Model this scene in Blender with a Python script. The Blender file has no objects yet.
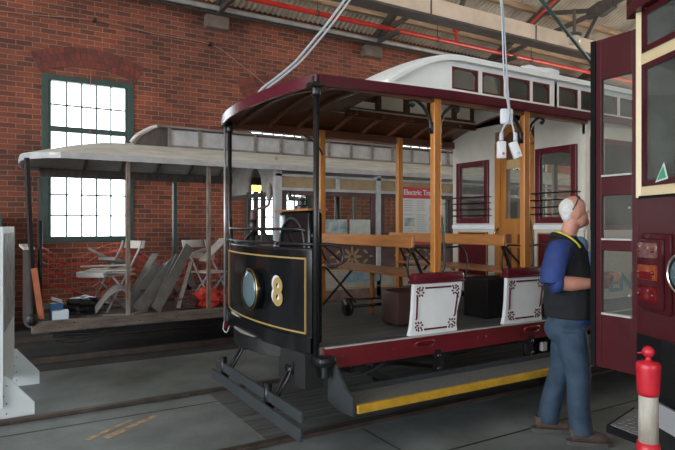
import bpy, bmesh, math, random
from mathutils import Vector, Matrix
random.seed(7)
sc = bpy.context.scene
COL = sc.collection
PI = math.pi

# ------------------------------------------------------------------ materials
def _new(name):
    m = bpy.data.materials.new(name); m.use_nodes = True
    nt = m.node_tree; b = nt.nodes['Principled BSDF']
    return m, nt, b

def mat(name, col, rough=.6, metal=0., var=.0, scale=6., col2=None, bump=0., bscale=40., stretch=(1,1,1), spec=.5, detail=5.):
    m, nt, b = _new(name)
    b.inputs['Roughness'].default_value = rough
    b.inputs['Metallic'].default_value = metal
    b.inputs['Specular IOR Level'].default_value = spec
    c = (*col, 1)
    b.inputs['Base Color'].default_value = c
    m.diffuse_color = c
    if var or col2 or bump:
        tc = nt.nodes.new('ShaderNodeTexCoord'); mp = nt.nodes.new('ShaderNodeMapping')
        nt.links.new(tc.outputs['Object'], mp.inputs['Vector'])
        mp.inputs['Scale'].default_value = stretch
    if var or col2:
        n = nt.nodes.new('ShaderNodeTexNoise'); n.inputs['Scale'].default_value = scale
        n.inputs['Detail'].default_value = detail; n.inputs['Roughness'].default_value = .6
        nt.links.new(mp.outputs['Vector'], n.inputs['Vector'])
        r = nt.nodes.new('ShaderNodeValToRGB')
        if col2 is None:
            col2 = tuple(min(1, x*(1+var)) for x in col); c = (*[x*(1-var) for x in col], 1)
        r.color_ramp.elements[0].position = .35; r.color_ramp.elements[1].position = .66
        r.color_ramp.elements[0].color = c; r.color_ramp.elements[1].color = (*col2, 1)
        nt.links.new(n.outputs['Fac'], r.inputs['Fac']); nt.links.new(r.outputs['Color'], b.inputs['Base Color'])
    if bump:
        n2 = nt.nodes.new('ShaderNodeTexNoise'); n2.inputs['Scale'].default_value = bscale
        nt.links.new(mp.outputs['Vector'], n2.inputs['Vector'])
        bp = nt.nodes.new('ShaderNodeBump'); bp.inputs['Strength'].default_value = bump
        bp.inputs['Distance'].default_value = .02
        nt.links.new(n2.outputs['Fac'], bp.inputs['Height']); nt.links.new(bp.outputs['Normal'], b.inputs['Normal'])
    return m

def brick_mat():
    m, nt, b = _new('red_brickwork')
    L = nt.links
    tc = nt.nodes.new('ShaderNodeTexCoord'); sp = nt.nodes.new('ShaderNodeSeparateXYZ'); cb = nt.nodes.new('ShaderNodeCombineXYZ')
    L.new(tc.outputs['Object'], sp.inputs[0])
    ad = nt.nodes.new('ShaderNodeMath'); ad.operation = 'ADD'
    L.new(sp.outputs['X'], ad.inputs[0]); L.new(sp.outputs['Y'], ad.inputs[1])
    L.new(ad.outputs[0], cb.inputs['X']); L.new(sp.outputs['Z'], cb.inputs['Y'])
    br = nt.nodes.new('ShaderNodeTexBrick')
    br.inputs['Scale'].default_value = 1; br.inputs['Brick Width'].default_value = .235
    br.inputs['Row Height'].default_value = .084; br.inputs['Mortar Size'].default_value = .0065
    br.inputs['Mortar Smooth'].default_value = .6; br.inputs['Bias'].default_value = -.1
    br.inputs['Color1'].default_value = (.27, .078, .045, 1)
    br.inputs['Color2'].default_value = (.105, .042, .032, 1)
    br.inputs['Mortar'].default_value = (.34, .22, .16, 1)
    wn = nt.nodes.new('ShaderNodeTexNoise'); wn.inputs['Scale'].default_value = 5; L.new(cb.outputs[0], wn.inputs['Vector'])
    sc_ = nt.nodes.new('ShaderNodeVectorMath'); sc_.operation = 'SCALE'; sc_.inputs['Scale'].default_value = .022; L.new(wn.outputs['Color'], sc_.inputs[0])
    av = nt.nodes.new('ShaderNodeVectorMath'); av.operation = 'ADD'; L.new(cb.outputs[0], av.inputs[0]); L.new(sc_.outputs[0], av.inputs[1])
    L.new(av.outputs[0], br.inputs['Vector'])
    n = nt.nodes.new('ShaderNodeTexNoise'); n.inputs['Scale'].default_value = .8; n.inputs['Detail'].default_value = 6
    L.new(tc.outputs['Object'], n.inputs['Vector'])
    r = nt.nodes.new('ShaderNodeValToRGB')
    r.color_ramp.elements[0].position = .3; r.color_ramp.elements[0].color = (.48, .50, .52, 1)
    r.color_ramp.elements[1].position = .7; r.color_ramp.elements[1].color = (1.25, 1.1, .95, 1)
    L.new(n.outputs['Fac'], r.inputs['Fac'])
    mx = nt.nodes.new('ShaderNodeMix'); mx.data_type = 'RGBA'; mx.blend_type = 'MULTIPLY'; mx.inputs[0].default_value = 1
    L.new(br.outputs['Color'], mx.inputs[6]); L.new(r.outputs['Color'], mx.inputs[7])
    L.new(mx.outputs[2], b.inputs['Base Color']); b.inputs['Roughness'].default_value = .85
    bp = nt.nodes.new('ShaderNodeBump'); bp.invert = True; bp.inputs['Strength'].default_value = .5; bp.inputs['Distance'].default_value = .01
    L.new(br.outputs['Fac'], bp.inputs['Height']); L.new(bp.outputs['Normal'], b.inputs['Normal'])
    return m

def island_mat(name, c1, c2, rough=.85):
    m, nt, b = _new(name)
    g = nt.nodes.new('ShaderNodeNewGeometry'); r = nt.nodes.new('ShaderNodeValToRGB')
    r.color_ramp.elements[0].color = (*c1, 1); r.color_ramp.elements[1].color = (*c2, 1)
    nt.links.new(g.outputs['Random Per Island'], r.inputs['Fac']); nt.links.new(r.outputs['Color'], b.inputs['Base Color'])
    b.inputs['Roughness'].default_value = rough
    return m

def glass_mat(name, tint=(.9, .93, .92), refl=1.45):
    m = bpy.data.materials.new(name); m.use_nodes = True; nt = m.node_tree; nt.nodes.clear()
    o = nt.nodes.new('ShaderNodeOutputMaterial'); t = nt.nodes.new('ShaderNodeBsdfTransparent'); g = nt.nodes.new('ShaderNodeBsdfGlossy')
    t.inputs[0].default_value = (*tint, 1); g.inputs['Roughness'].default_value = .03
    f = nt.nodes.new('ShaderNodeFresnel'); f.inputs['IOR'].default_value = refl
    mx = nt.nodes.new('ShaderNodeMixShader')
    nt.links.new(f.outputs[0], mx.inputs[0]); nt.links.new(t.outputs[0], mx.inputs[1]); nt.links.new(g.outputs[0], mx.inputs[2])
    nt.links.new(mx.outputs[0], o.inputs[0])
    return m

def dusty(name, tint, refl, dust):  # pale film carries dust and painted reflection haze on the panes
    m = glass_mat(name, tint, refl); nt = m.node_tree
    o = nt.nodes['Material Output']; prev = o.inputs[0].links[0].from_socket
    d = nt.nodes.new('ShaderNodeBsdfDiffuse'); d.inputs[0].default_value = (.62, .64, .60, 1)
    n = nt.nodes.new('ShaderNodeTexNoise'); n.inputs['Scale'].default_value = 3; tc = nt.nodes.new('ShaderNodeTexCoord')
    nt.links.new(tc.outputs['Object'], n.inputs['Vector'])
    k = nt.nodes.new('ShaderNodeMath'); k.operation = 'MULTIPLY'; k.inputs[1].default_value = dust*2; nt.links.new(n.outputs['Fac'], k.inputs[0])
    mx = nt.nodes.new('ShaderNodeMixShader'); nt.links.new(k.outputs[0], mx.inputs[0]); nt.links.new(prev, mx.inputs[1]); nt.links.new(d.outputs[0], mx.inputs[2])
    nt.links.new(mx.outputs[0], o.inputs[0]); return m

def wave_mat(name, c1, c2, scale, axis='X', rough=.6, bump=.6, dist=.02):
    m, nt, b = _new(name)
    tc = nt.nodes.new('ShaderNodeTexCoord'); w = nt.nodes.new('ShaderNodeTexWave')
    w.bands_direction = axis; w.inputs['Scale'].default_value = scale; w.inputs['Distortion'].default_value = 0
    nt.links.new(tc.outputs['Object'], w.inputs['Vector'])
    n = nt.nodes.new('ShaderNodeTexNoise'); n.inputs['Scale'].default_value = 1.2; n.inputs['Detail'].default_value = 6
    nt.links.new(tc.outputs['Object'], n.inputs['Vector'])
    r = nt.nodes.new('ShaderNodeValToRGB'); r.color_ramp.elements[0].position = .35; r.color_ramp.elements[1].position = .65
    r.color_ramp.elements[0].color = (*c1, 1); r.color_ramp.elements[1].color = (*c2, 1)
    nt.links.new(n.outputs['Fac'], r.inputs['Fac']); nt.links.new(r.outputs['Color'], b.inputs['Base Color'])
    bp = nt.nodes.new('ShaderNodeBump'); bp.inputs['Strength'].default_value = bump; bp.inputs['Distance'].default_value = dist
    nt.links.new(w.outputs['Fac'], bp.inputs['Height']); nt.links.new(bp.outputs['Normal'], b.inputs['Normal'])
    b.inputs['Roughness'].default_value = rough
    return m

M = dict(
    brick=brick_mat(),
    archbrick=island_mat('arch_bricks', (.10, .032, .026), (.21, .045, .03)),
    mortar=mat('mortar', (.15, .09, .065), .9),
    floor=mat('concrete_floor', (.145, .165, .165), .55, var=.25, scale=2.2, bump=.15, bscale=30),
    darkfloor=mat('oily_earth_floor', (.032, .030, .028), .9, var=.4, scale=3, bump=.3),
    plank=mat('floor_planks', (.088, .092, .088), .8, var=.35, scale=3, stretch=(.3, 6, 1)),
    steel=mat('rail_steel', (.07, .055, .045), .5, .4, var=.3),
    green=mat('dark_green_paint', (.030, .062, .052), .45, var=.15),
    muntin=mat('grey_green_muntin', (.16, .19, .17), .5),
    corr=mat('corrugated_iron', (.55, .49, .39), .5, col2=(.80, .72, .58), scale=1.3, detail=6),
    purlin=mat('old_timber_purlin', (.42, .29, .18), .8, var=.3, stretch=(.3, 4, 4)),
    beam=mat('beige_painted_beam', (.66, .54, .43), .65, var=.12, scale=2),
    darksteel=mat('dark_truss_steel', (.085, .072, .062), .6, .2, var=.2),
    galv=mat('grey_conduit', (.42, .42, .40), .5, .1, var=.15),
    redpipe=mat('red_pipe_paint', (.62, .035, .02), .38, var=.1),
    stone=mat('bearing_stone', (.16, .12, .10), .9, var=.2),
    black=mat('gloss_black_paint', (.006, .007, .008), .14, var=.1, spec=.32),
    blackm=mat('satin_black_iron', (.009, .010, .011), .34, .1, bump=.1),
    under=mat('dusty_underframe_black', (.008, .009, .009), .6, var=.4),
    dgrey=mat('dark_grey_painted_steel', (.030, .036, .040), .45, var=.15),
    gold=mat('gold_line', (.32, .22, .065), .45),
    goldnum=mat('gold_numeral', (.33, .23, .08), .4),
    white=mat('white_enamel', (.78, .82, .83), .35, var=.04),
    cream=mat('ivory_paint', (.62, .58, .50), .4, var=.05),
    maroon=mat('maroon_gloss', (.105, .010, .018), .25, var=.12),
    maroonroof=mat('maroon_fascia', (.080, .008, .018), .22, var=.1),
    redsill=mat('crimson_sill', (.135, .010, .015), .3, var=.15),
    brownwood=mat('varnished_ceiling_boards', (.10, .036, .020), .28, col2=(.17, .065, .035), scale=4, stretch=(.6, 6, 1)),
    ribwood=mat('varnished_ceiling_rib', (.22, .095, .05), .32, var=.2),
    orange=mat('varnished_orange_timber', (.50, .205, .045), .30, col2=(.36, .135, .03), scale=5, stretch=(4, 4, .4)),
    seatwood=mat('varnished_bench_slats', (.40, .17, .065), .30, col2=(.27, .105, .04), scale=5, stretch=(5, .5, 4)),
    backwood=mat('varnished_back_rail', (.45, .19, .055), .3, col2=(.32, .12, .035), scale=5, stretch=(5, .5, 4)),
    deck=mat('worn_grey_deck', (.115, .128, .135), .55, var=.3, scale=4, stretch=(.6, 5, 1)),
    tread=mat('grey_grip_tread', (.11, .12, .12), .8, var=.2, scale=40),
    yellow=mat('yellow_nosing', (.50, .29, .02), .5, var=.15, scale=12),
    galvrod=mat('worn_bright_post', (.35, .36, .37), .3, .6, var=.2),
    chrome=mat('chrome', (.75, .72, .66), .12, 1.),
    brass=mat('brass', (.42, .30, .15), .25, 1.),
    lens=mat('lamp_lens', (.10, .15, .17), .10, .2, var=.1),
    glass=glass_mat('window_glass'),
    dglass=dusty('dusty_tram_glass', (.84, .87, .85), 1.35, .05),
    darkglass=mat('dark_ventilator_glass', (.10, .105, .11), .15, var=.1),
    brownbox=mat('brown_vinyl', (.085, .045, .04), .45, var=.1),
    pwhite=mat('weathered_white_paint', (.66, .65, .61), .75, col2=(.47, .45, .41), scale=5, stretch=(.6, 3, 3), bump=.2),
    wwood=mat('weathered_grey_timber', (.14, .12, .105), .85, col2=(.24, .21, .19), scale=5, stretch=(.5, 4, 4), bump=.3),
    bwood=mat('worn_brown_post', (.12, .075, .055), .8, col2=(.25, .21, .18), scale=6, stretch=(4, 4, .8)),
    dwood=mat('dark_weathered_timber', (.055, .045, .04), .85, col2=(.10, .08, .07), scale=4, stretch=(4, 4, .5)),
    ddash=mat('dark_dash_timber', (.028, .022, .02), .8, var=.3),
    pgrey=mat('grey_weathered_paint', (.40, .40, .41), .7, var=.15),
    rustdeck=mat('rotten_sill_beam', (.09, .070, .058), .9, col2=(.19, .155, .135), scale=6, stretch=(.5, 3, 3), bump=.4),
    mauvewood=mat('faded_purple_timber', (.085, .045, .045), .7, var=.2),
    tan=mat('faded_tan_panel', (.30, .22, .12), .7, var=.15),
    creamold=mat('old_cream_lettered_panel', (.36, .34, .30), .7, col2=(.27, .23, .20), scale=4),
    rustpanel=mat('rust_brown_panel', (.14, .085, .065), .8, var=.3),
    bluel=mat('faded_blue_lettering', (.13, .26, .34), .6),
    ornament=mat('faded_gold_ornament', (.30, .21, .11), .7),
    greenold=mat('aged_green_panel', (.17, .20, .17), .7),
    paper=mat('paper', (.60, .62, .62), .7),
    greyply=mat('grey_ply', (.20, .19, .18), .8, col2=(.32, .31, .30), scale=4),
    palechair=mat('pale_chair_ply', (.50, .46, .41), .6, var=.12),
    louvre=mat('dark_grey_louvre_board', (.15, .145, .14), .65, var=.2, stretch=(1, 1, 1)),
    orangep=mat('orange_faded_board', (.42, .13, .06), .6, var=.2),
    mesh_o=mat('orange_barrier_net', (.50, .045, .025), .5),
    redcloth=mat('red_plastic_bag', (.60, .045, .03), .5, var=.2),
    blue=mat('blue_carton', (.03, .16, .42), .5),
    wbox=mat('pale_blue_carton', (.52, .60, .68), .5),
    bag=mat('black_bag', (.012, .012, .013), .4),
    red=mat('poster_red', (.48, .022, .045), .5),
    pblue=mat('photo_print_colours', (.12, .22, .27), .4, col2=(.50, .52, .46), scale=9),
    photo=mat('photo_print_pale', (.50, .51, .47), .4, col2=(.38, .41, .38), scale=12),
    text=mat('grey_print', (.34, .35, .37), .7),
    boardw=mat('display_board_white', (.60, .66, .68), .5, var=.03),
    boardp=mat('display_board_pictures', (.10, .12, .12), .5, col2=(.38, .40, .40), scale=9),
    creamR=mat('cream_gloss', (.62, .50, .30), .25, var=.03),
    maroonR=mat('deep_maroon_panel', (.058, .010, .013), .25, var=.12, spec=.22),
    rubber=mat('black_rubber', (.006, .006, .007), .8, spec=.15),
    lensO=mat('orange_lens', (.24, .05, .02), .15, var=.15, scale=60),
    lensR=mat('red_lens', (.12, .007, .010), .15, var=.15, scale=60),
    lensP=mat('smoky_pink_lens', (.16, .08, .07), .12, var=.3, scale=50),
    checker=mat('checker_plate', (.22, .23, .24), .45, .4, var=.15),
    silver=mat('brushed_silver_panel', (.45, .46, .48), .5, .4),
    plred=mat('red_plastic', (.48, .014, .028), .35, var=.05),
    plwhite=mat('scuffed_white_sleeve', (.50, .48, .43), .5, col2=(.34, .29, .22), scale=7, stretch=(3, 3, .8)),
    skin=mat('skin', (.50, .235, .17), .5, var=.08, scale=14),
    hair=mat('white_hair', (.62, .62, .60), .8, var=.15, scale=60, bump=.5, bscale=150),
    shirt=mat('royal_blue_shirt', (.013, .034, .155), .75, var=.2, scale=8, bump=.25, bscale=14),
    shirtl=mat('pale_blue_shirt_front', (.10, .16, .26), .75),
    vest=mat('black_quilted_vest', (.006, .007, .009), .9, var=.3, scale=8, bump=.3, bscale=16),
    jeans=mat('blue_denim', (.016, .034, .062), .85, col2=(.034, .062, .10), scale=7, bump=.4, bscale=16),
    lanyard=mat('yellow_lanyard', (.50, .42, .03), .6),
    shoe=mat('brown_trail_shoe', (.060, .040, .032), .7, var=.3, scale=20),
    sole=mat('shoe_sole', (.06, .055, .05), .8),
    lace=mat('orange_laces', (.45, .08, .03), .6),
    plast=mat('white_plastic', (.58, .60, .62), .4),
    cable=mat('grey_white_cable', (.40, .44, .49), .45),
    wire=mat('thin_pink_wire', (.30, .16, .12), .6),
    glight=mat('green_sticker', (.05, .32, .16), .5),
    lightglass=mat('pearl_lamp_glass', (.55, .5, .42), .3),
    twhite=mat('white_dust_sheet', (.75, .77, .80), .8),
    amber=mat('amber_leadlight', (.55, .38, .16), .4, var=.1),
    opal=mat('opal_ventilator_glass', (.92, .85, .70), .4),  # colour raised to stand for daylight coming through these panes
    amberglass=glass_mat('amber_fanlight_glass', (1.0, .62, .28), 1.3),
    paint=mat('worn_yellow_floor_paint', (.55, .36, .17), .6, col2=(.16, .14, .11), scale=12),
)

# ------------------------------------------------------------------ geometry
ORG = {}
def tag(o, label=None, cat=None, group=None, kind=None):
    if label: o['label'] = label
    if cat: o['category'] = cat
    if group: o['group'] = group
    if kind: o['kind'] = kind
    return o

def thing(name, label, cat, loc=(0, 0, 0), rz=0., group=None):
    o = bpy.data.objects.new(name, None); COL.objects.link(o)
    o.empty_display_size = .1
    o.location = loc; o.rotation_euler = (0, 0, rz)
    ORG[o.name] = (Vector(loc), rz)
    return tag(o, label, cat, group)

class B:
    def __init__(s): s.bm = bmesh.new()
    def box(s, x0, x1, y0, y1, z0, z1, bev=0., rot=None, piv=None):
        t = bmesh.new(); bmesh.ops.create_cube(t, size=1)
        bmesh.ops.scale(t, vec=(abs(x1-x0), abs(y1-y0), abs(z1-z0)), verts=t.verts)
        if bev: bmesh.ops.bevel(t, geom=t.edges[:], offset=bev, segments=2, affect='EDGES', profile=.5)
        c = Vector(((x0+x1)/2, (y0+y1)/2, (z0+z1)/2))
        if rot: bmesh.ops.transform(t, matrix=rot.to_4x4(), verts=t.verts)
        bmesh.ops.translate(t, vec=c, verts=t.verts)
        return s.add(t)
    def add(s, t):
        me = bpy.data.meshes.new('t'); t.to_mesh(me); t.free(); s.bm.from_mesh(me); bpy.data.meshes.remove(me); return s
    def bar(s, a, b, w, h=None, up=(0, 0, 1), bev=0.):
        """rectangular bar from a to b, w across, h along up"""
        h = h or w; a, b = Vector(a), Vector(b); d = b-a; L = d.length; z = d.normalized()
        u = Vector(up); x = u.cross(z)
        if x.length < 1e-4: x = Vector((1, 0, 0)).cross(z)
        x.normalize(); y = z.cross(x)
        t = bmesh.new(); bmesh.ops.create_cube(t, size=1)
        bmesh.ops.scale(t, vec=(w, h, L), verts=t.verts)
        if bev: bmesh.ops.bevel(t, geom=t.edges[:], offset=bev, segments=2, affect='EDGES', profile=.5)
        m = Matrix((x, y, z)).transposed().to_4x4(); m.translation = (a+b)/2
        bmesh.ops.transform(t, matrix=m, verts=t.verts)
        return s.add(t)
    def tube(s, pts, r, n=10, cap=True, sy=1.):
        pts = [Vector(p) for p in pts]
        if len(pts) >= 4 and not isinstance(r, (list, tuple)) and len(pts) < 40:
            q = []
            for i in range(len(pts)-1):
                p0, p1, p2, p3 = pts[max(i-1, 0)], pts[i], pts[i+1], pts[min(i+2, len(pts)-1)]
                for k in range(3):
                    t = k/3; q.append(.5*((2*p1)+(p2-p0)*t+(2*p0-5*p1+4*p2-p3)*t*t+(3*p1-p0-3*p2+p3)*t*t*t))
            pts = q+[pts[-1]]
        rs = r if isinstance(r, (list, tuple)) else [r]*len(pts)
        rings = []; px = None
        for i, p in enumerate(pts):
            d = (pts[min(i+1, len(pts)-1)]-pts[max(i-1, 0)]).normalized()
            if px is None:
                px = Vector((0, 0, 1)).cross(d)
                if px.length < .1: px = Vector((0, 1, 0)).cross(d)
            px = (px-d*px.dot(d)).normalized(); py = d.cross(px)
            rings.append([s.bm.verts.new(p+px*math.cos(2*PI*k/n)*rs[i]+py*math.sin(2*PI*k/n)*rs[i]*sy) for k in range(n)])
        for i in range(len(rings)-1):
            for k in range(n):
                s.bm.faces.new((rings[i][k], rings[i][(k+1) % n], rings[i+1][(k+1) % n], rings[i+1][k]))
        if cap: s.bm.faces.new(rings[0][::-1]); s.bm.faces.new(rings[-1])
        return s
    def cyl(s, a, b, r, n=16, r2=None): return s.tube([a, b], [r, r if r2 is None else r2], n)
    def lathe(s, prof, c, n=24, axis='Z'):
        rings = []
        for r, z in prof:
            ring = []
            for k in range(n):
                a = 2*PI*k/n; x, y = max(r, 1e-4)*math.cos(a), max(r, 1e-4)*math.sin(a)
                v = (x, y, z) if axis == 'Z' else ((-z, x, y) if axis == 'X' else (x, -z, y))
                ring.append(s.bm.verts.new(Vector(v)+Vector(c)))
            rings.append(ring)
        for i in range(len(rings)-1):
            for k in range(n): s.bm.faces.new((rings[i][k], rings[i][(k+1) % n], rings[i+1][(k+1) % n], rings[i+1][k]))
        s.bm.faces.new(rings[0][::-1]); s.bm.faces.new(rings[-1]); return s
    def poly(s, pts, thick):
        """planar polygon extruded by vector thick"""
        t = Vector(thick); a = [s.bm.verts.new(Vector(p)) for p in pts]; b = [s.bm.verts.new(Vector(p)+t) for p in pts]
        n = len(a); s.bm.faces.new(a); s.bm.faces.new(b[::-1])
        for i in range(n): s.bm.faces.new((a[i], b[i], b[(i+1) % n], a[(i+1) % n]))
        return s
    def sheet(s, path, z0, z1, th, side=1):
        """vertical wall following a plan path"""
        P = [Vector((x, y, 0)) for x, y in path]; N = []
        for i in range(len(P)):
            d = (P[min(i+1, len(P)-1)]-P[max(i-1, 0)]).normalized(); N.append(Vector((d.y, -d.x, 0))*side*th)
        rows = []
        for p, n in zip(P, N):
            rows.append([s.bm.verts.new(v) for v in ((p.x, p.y, z0), (p.x, p.y, z1), (p.x+n.x, p.y+n.y, z1), (p.x+n.x, p.y+n.y, z0))])
        for i in range(len(rows)-1):
            for k in range(4): s.bm.faces.new((rows[i][k], rows[i][(k+1) % 4], rows[i+1][(k+1) % 4], rows[i+1][k]))
        s.bm.faces.new(rows[0][::-1]); s.bm.faces.new(rows[-1]); return s
    def ell(s, c, r, n=16, rot=None):
        t = bmesh.new(); bmesh.ops.create_uvsphere(t, u_segments=n, v_segments=max(6, n//2+2), radius=1)
        bmesh.ops.scale(t, vec=r, verts=t.verts)
        if rot: bmesh.ops.transform(t, matrix=rot.to_4x4(), verts=t.verts)
        bmesh.ops.translate(t, vec=c, verts=t.verts); return s.add(t)
    def frame(s, axis, c, a0, a1, z0, z1, w, th, bev=0.):
        """rectangular frame; axis 'X': plane x=c with a along Y; axis 'Y': plane y=c with a along X"""
        for p0, p1, q0, q1 in ((a0, a0+w, z0, z1), (a1-w, a1, z0, z1), (a0+w, a1-w, z0, z0+w), (a0+w, a1-w, z1-w, z1)):
            if axis == 'X': s.box(c-th/2, c+th/2, p0, p1, q0, q1, bev)
            else: s.box(p0, p1, c-th/2, c+th/2, q0, q1, bev)
        return s
    def out(s, name, m, parent=None, smooth=False, label=None, kind=None, local=False, mods=None):
        bmesh.ops.recalc_face_normals(s.bm, faces=s.bm.faces)
        me = bpy.data.meshes.new(name); s.bm.to_mesh(me); s.bm.free()
        me.materials.append(M[m] if isinstance(m, str) else m)
        if smooth:
            for p in me.polygons: p.use_smooth = True
        o = bpy.data.objects.new(name, me); COL.objects.link(o)
        if smooth == 'auto':
            md = o.modifiers.new('es', 'EDGE_SPLIT'); md.split_angle = math.radians(38)
        root = parent
        while root is not None and root.parent is not None: root = root.parent
        if parent is not None:
            o.parent = parent
            if not local:
                loc, rz = ORG[root.name]
                me.transform(Matrix.Rotation(-rz, 4, 'Z') @ Matrix.Translation(-loc))
        elif not local:
            # own origin at base centre
            vs = [v.co for v in me.vertices]
            c = Vector(((min(v.x for v in vs)+max(v.x for v in vs))/2, (min(v.y for v in vs)+max(v.y for v in vs))/2, min(v.z for v in vs)))
            if kind != 'structure':
                me.transform(Matrix.Translation(-c)); o.location = c
            ORG[o.name] = (c if kind != 'structure' else Vector((0, 0, 0)), 0)
        return tag(o, label, None, None, kind)

def text(name, body, size, m, parent, loc, xdir, updir, sx=1., ext=.002, bold=0., align='CENTER', label=None):
    cu = bpy.data.curves.new(name, 'FONT'); cu.body = body; cu.size = size; cu.extrude = ext; cu.offset = bold
    cu.align_x = align; cu.align_y = 'CENTER'
    tmp = bpy.data.objects.new('tmp', cu); COL.objects.link(tmp)
    dg = bpy.context.evaluated_depsgraph_get(); me = bpy.data.meshes.new_from_object(tmp.evaluated_get(dg))
    bpy.data.objects.remove(tmp)
    x = Vector(xdir).normalized(); y = Vector(updir).normalized(); z = x.cross(y)
    mt = Matrix((x*sx, y, z)).transposed().to_4x4(); mt.translation = Vector(loc)
    me.transform(mt)
    root = parent
    while root.parent is not None: root = root.parent
    l, rz = ORG[root.name]; me.transform(Matrix.Rotation(-rz, 4, 'Z') @ Matrix.Translation(-l))
    me.materials.clear(); me.materials.append(M[m]); me.name = name
    o = bpy.data.objects.new(name, me); COL.objects.link(o); o.parent = parent
    return tag(o, label)

def copy_tree(o, parent=None):
    c = o.copy(); COL.objects.link(c)
    if parent is not None: c.parent = parent
    for ch in list(o.children): copy_tree(ch, c)
    return c

def arc(p0, p1, bow, n=16):
    """plan arc between p0,p1 bulging towards -X by bow"""
    out = []
    for i in range(n+1):
        t = i/n; k = 1-(2*t-1)**2
        k = k**.85
        out.append((p0[0]+(p1[0]-p0[0])*t-bow*k, p0[1]+(p1[1]-p0[1])*t))
    return out

# ------------------------------------------------------------------ setting
B().box(-14, 24, -14, 6.72, -.2, 0).out('floor', 'floor', kind='structure')
B().box(-14, 24, 6.72, 10.4, -.25, -.05).out('floor', 'darkfloor', kind='structure')  # darker slab behind the concrete, set slightly lower
f = B()
for y in (4.8, 2.95, 1.1): f.box(-14, 24, y-.008, y+.008, 0, .0015)
for x in (-3.2, 2.35-.0, 7.6): f.box(x-.006, x+.006, -10, 3.6, 0, .0015)
f.out('trim_1', 'under', kind='structure')
# old timber decking round the rails under the restored tram
p = B()
for k in range(9): p.box(1.62, 12, 3.62+.175*k, 3.62+.175*k+.163, .001, .006)
p.out('trim_2', 'plank', kind='structure')

# windows in the rear brick wall
WY = 10.4
wins = [(.55, 1.95), (4.07, 5.50), (7.78, 9.30), (11.4, 12.8)]
WZ0, WZ1 = 1.28, 4.02
w = B(); xs = [-14]
for a, b_ in wins: xs += [a, b_]
xs += [24]
for i in range(0, len(xs), 2): w.box(xs[i], xs[i+1], WY, WY+.45, -.3, 5.95)
for a, b_ in wins: w.box(a, b_, WY, WY+.45, -.3, WZ0); w.box(a, b_, WY, WY+.45, WZ1, 5.95)
w.out('wall_back', 'brick', kind='structure')
for i, (a, b_) in enumerate(wins):
    cx = (a+b_)/2; c = cx
    r0, th, R = 0, .108, 1.75
    br = B()
    half = (b_-a)/2+.05; ang = math.asin(half/R); zc = 4.22-R
    for ring in range(3):
        Ra = R+ring*.112; nb = int(2*ang*Ra/.083); 
        for k in range(nb):
            a0 = -ang+2*ang*k/nb+.0035; a1 = -ang+2*ang*(k+1)/nb-.0035
            pts = [(cx+math.sin(q)*rr, WY-.012, zc+math.cos(q)*rr) for q, rr in ((a0, Ra), (a1, Ra), (a1, Ra+.104), (a0, Ra+.104))]
            br.poly(pts, (0, .03, 0))
    br.out('trim_%d' % (10+i), 'archbrick', kind='structure')
    mm = B(); pts = [(cx+math.sin(q)*R, WY-.004, zc+math.cos(q)*R) for q in [ang*(k/10-1) for k in range(21)]]
    pts += [(cx+math.sin(q)*(R+.335), WY-.004, zc+math.cos(q)*(R+.335)) for q in [ang*(1-k/10) for k in range(21)]]
    for k in range(20): mm.poly([pts[k], pts[k+1], pts[40-k], pts[41-k]] if k < 20 else [], (0, .01, 0))
    mm.out('trim_%d' % (20+i), 'mortar', kind='structure')
    # the window: frame, sashes, glazing bars, glass, cord
    wf = B().frame('Y', WY+.03, a-.02, b_+.02, WZ0-.02, WZ1+.02, .10, .10, .006)
    root = wf.out('window_%d' % (i+1), 'green', kind='structure')
    s = B(); s.box(a+.06, b_-.06, WY-.01, WY+.07, 3.10, 3.19, .004)
    s.box(a+.08, a+.12, WY, WY+.06, WZ0+.07, WZ1-.07); s.box(b_-.12, b_-.08, WY, WY+.06, WZ0+.07, WZ1-.07)
    s.out('sash', 'green', root)
    mu = B(); x0, x1 = a+.12, b_-.12
    for k in range(1, 5): xx = x0+(x1-x0)*k/5; mu.box(xx-.013, xx+.013, WY+.02, WY+.05, WZ0+.08, WZ1-.08)
    for z in (3.55, ): mu.box(x0, x1, WY+.02, WY+.05, z-.013, z+.013)
    for k in range(1, 5): z = WZ0+.08+(3.10-WZ0-.08)*k/5; mu.box(x0, x1, WY+.02, WY+.05, z-.013, z+.013)
    mu.out('glazing_bars', 'muntin', root)
    B().box(x0, x1, WY+.033, WY+.037, WZ0+.08, WZ1-.08).out('pane', 'glass', root)
    B().tube([(cx+.02, WY-.03, WZ1+.16), (cx, WY-.035, 2.6), (cx+.01, WY-.03, WZ0+.05)], .006, 6).out('sash_cord', 'orangep', root)

# the camera-side wall and the far end wall of the shed
fw_ = B(); fx_ = [-14, -9, -6, -1.5, 1.5, 6, 9, 24]
for i in range(0, 8, 2): fw_.box(fx_[i], fx_[i+1], -8.9, -8.5, 0, 5.95)
for i in (1, 3, 5): fw_.box(fx_[i], fx_[i+1], -8.9, -8.5, 4.4, 5.95); fw_.box(fx_[i], fx_[i+1], -8.9, -8.5, 0, 1.2)
fw_.out('wall_front', 'brick', kind='structure')
B().box(24, 24.4, -9, 10.8, 0, 10.2).out('wall_right', 'brick', kind='structure')
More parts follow.
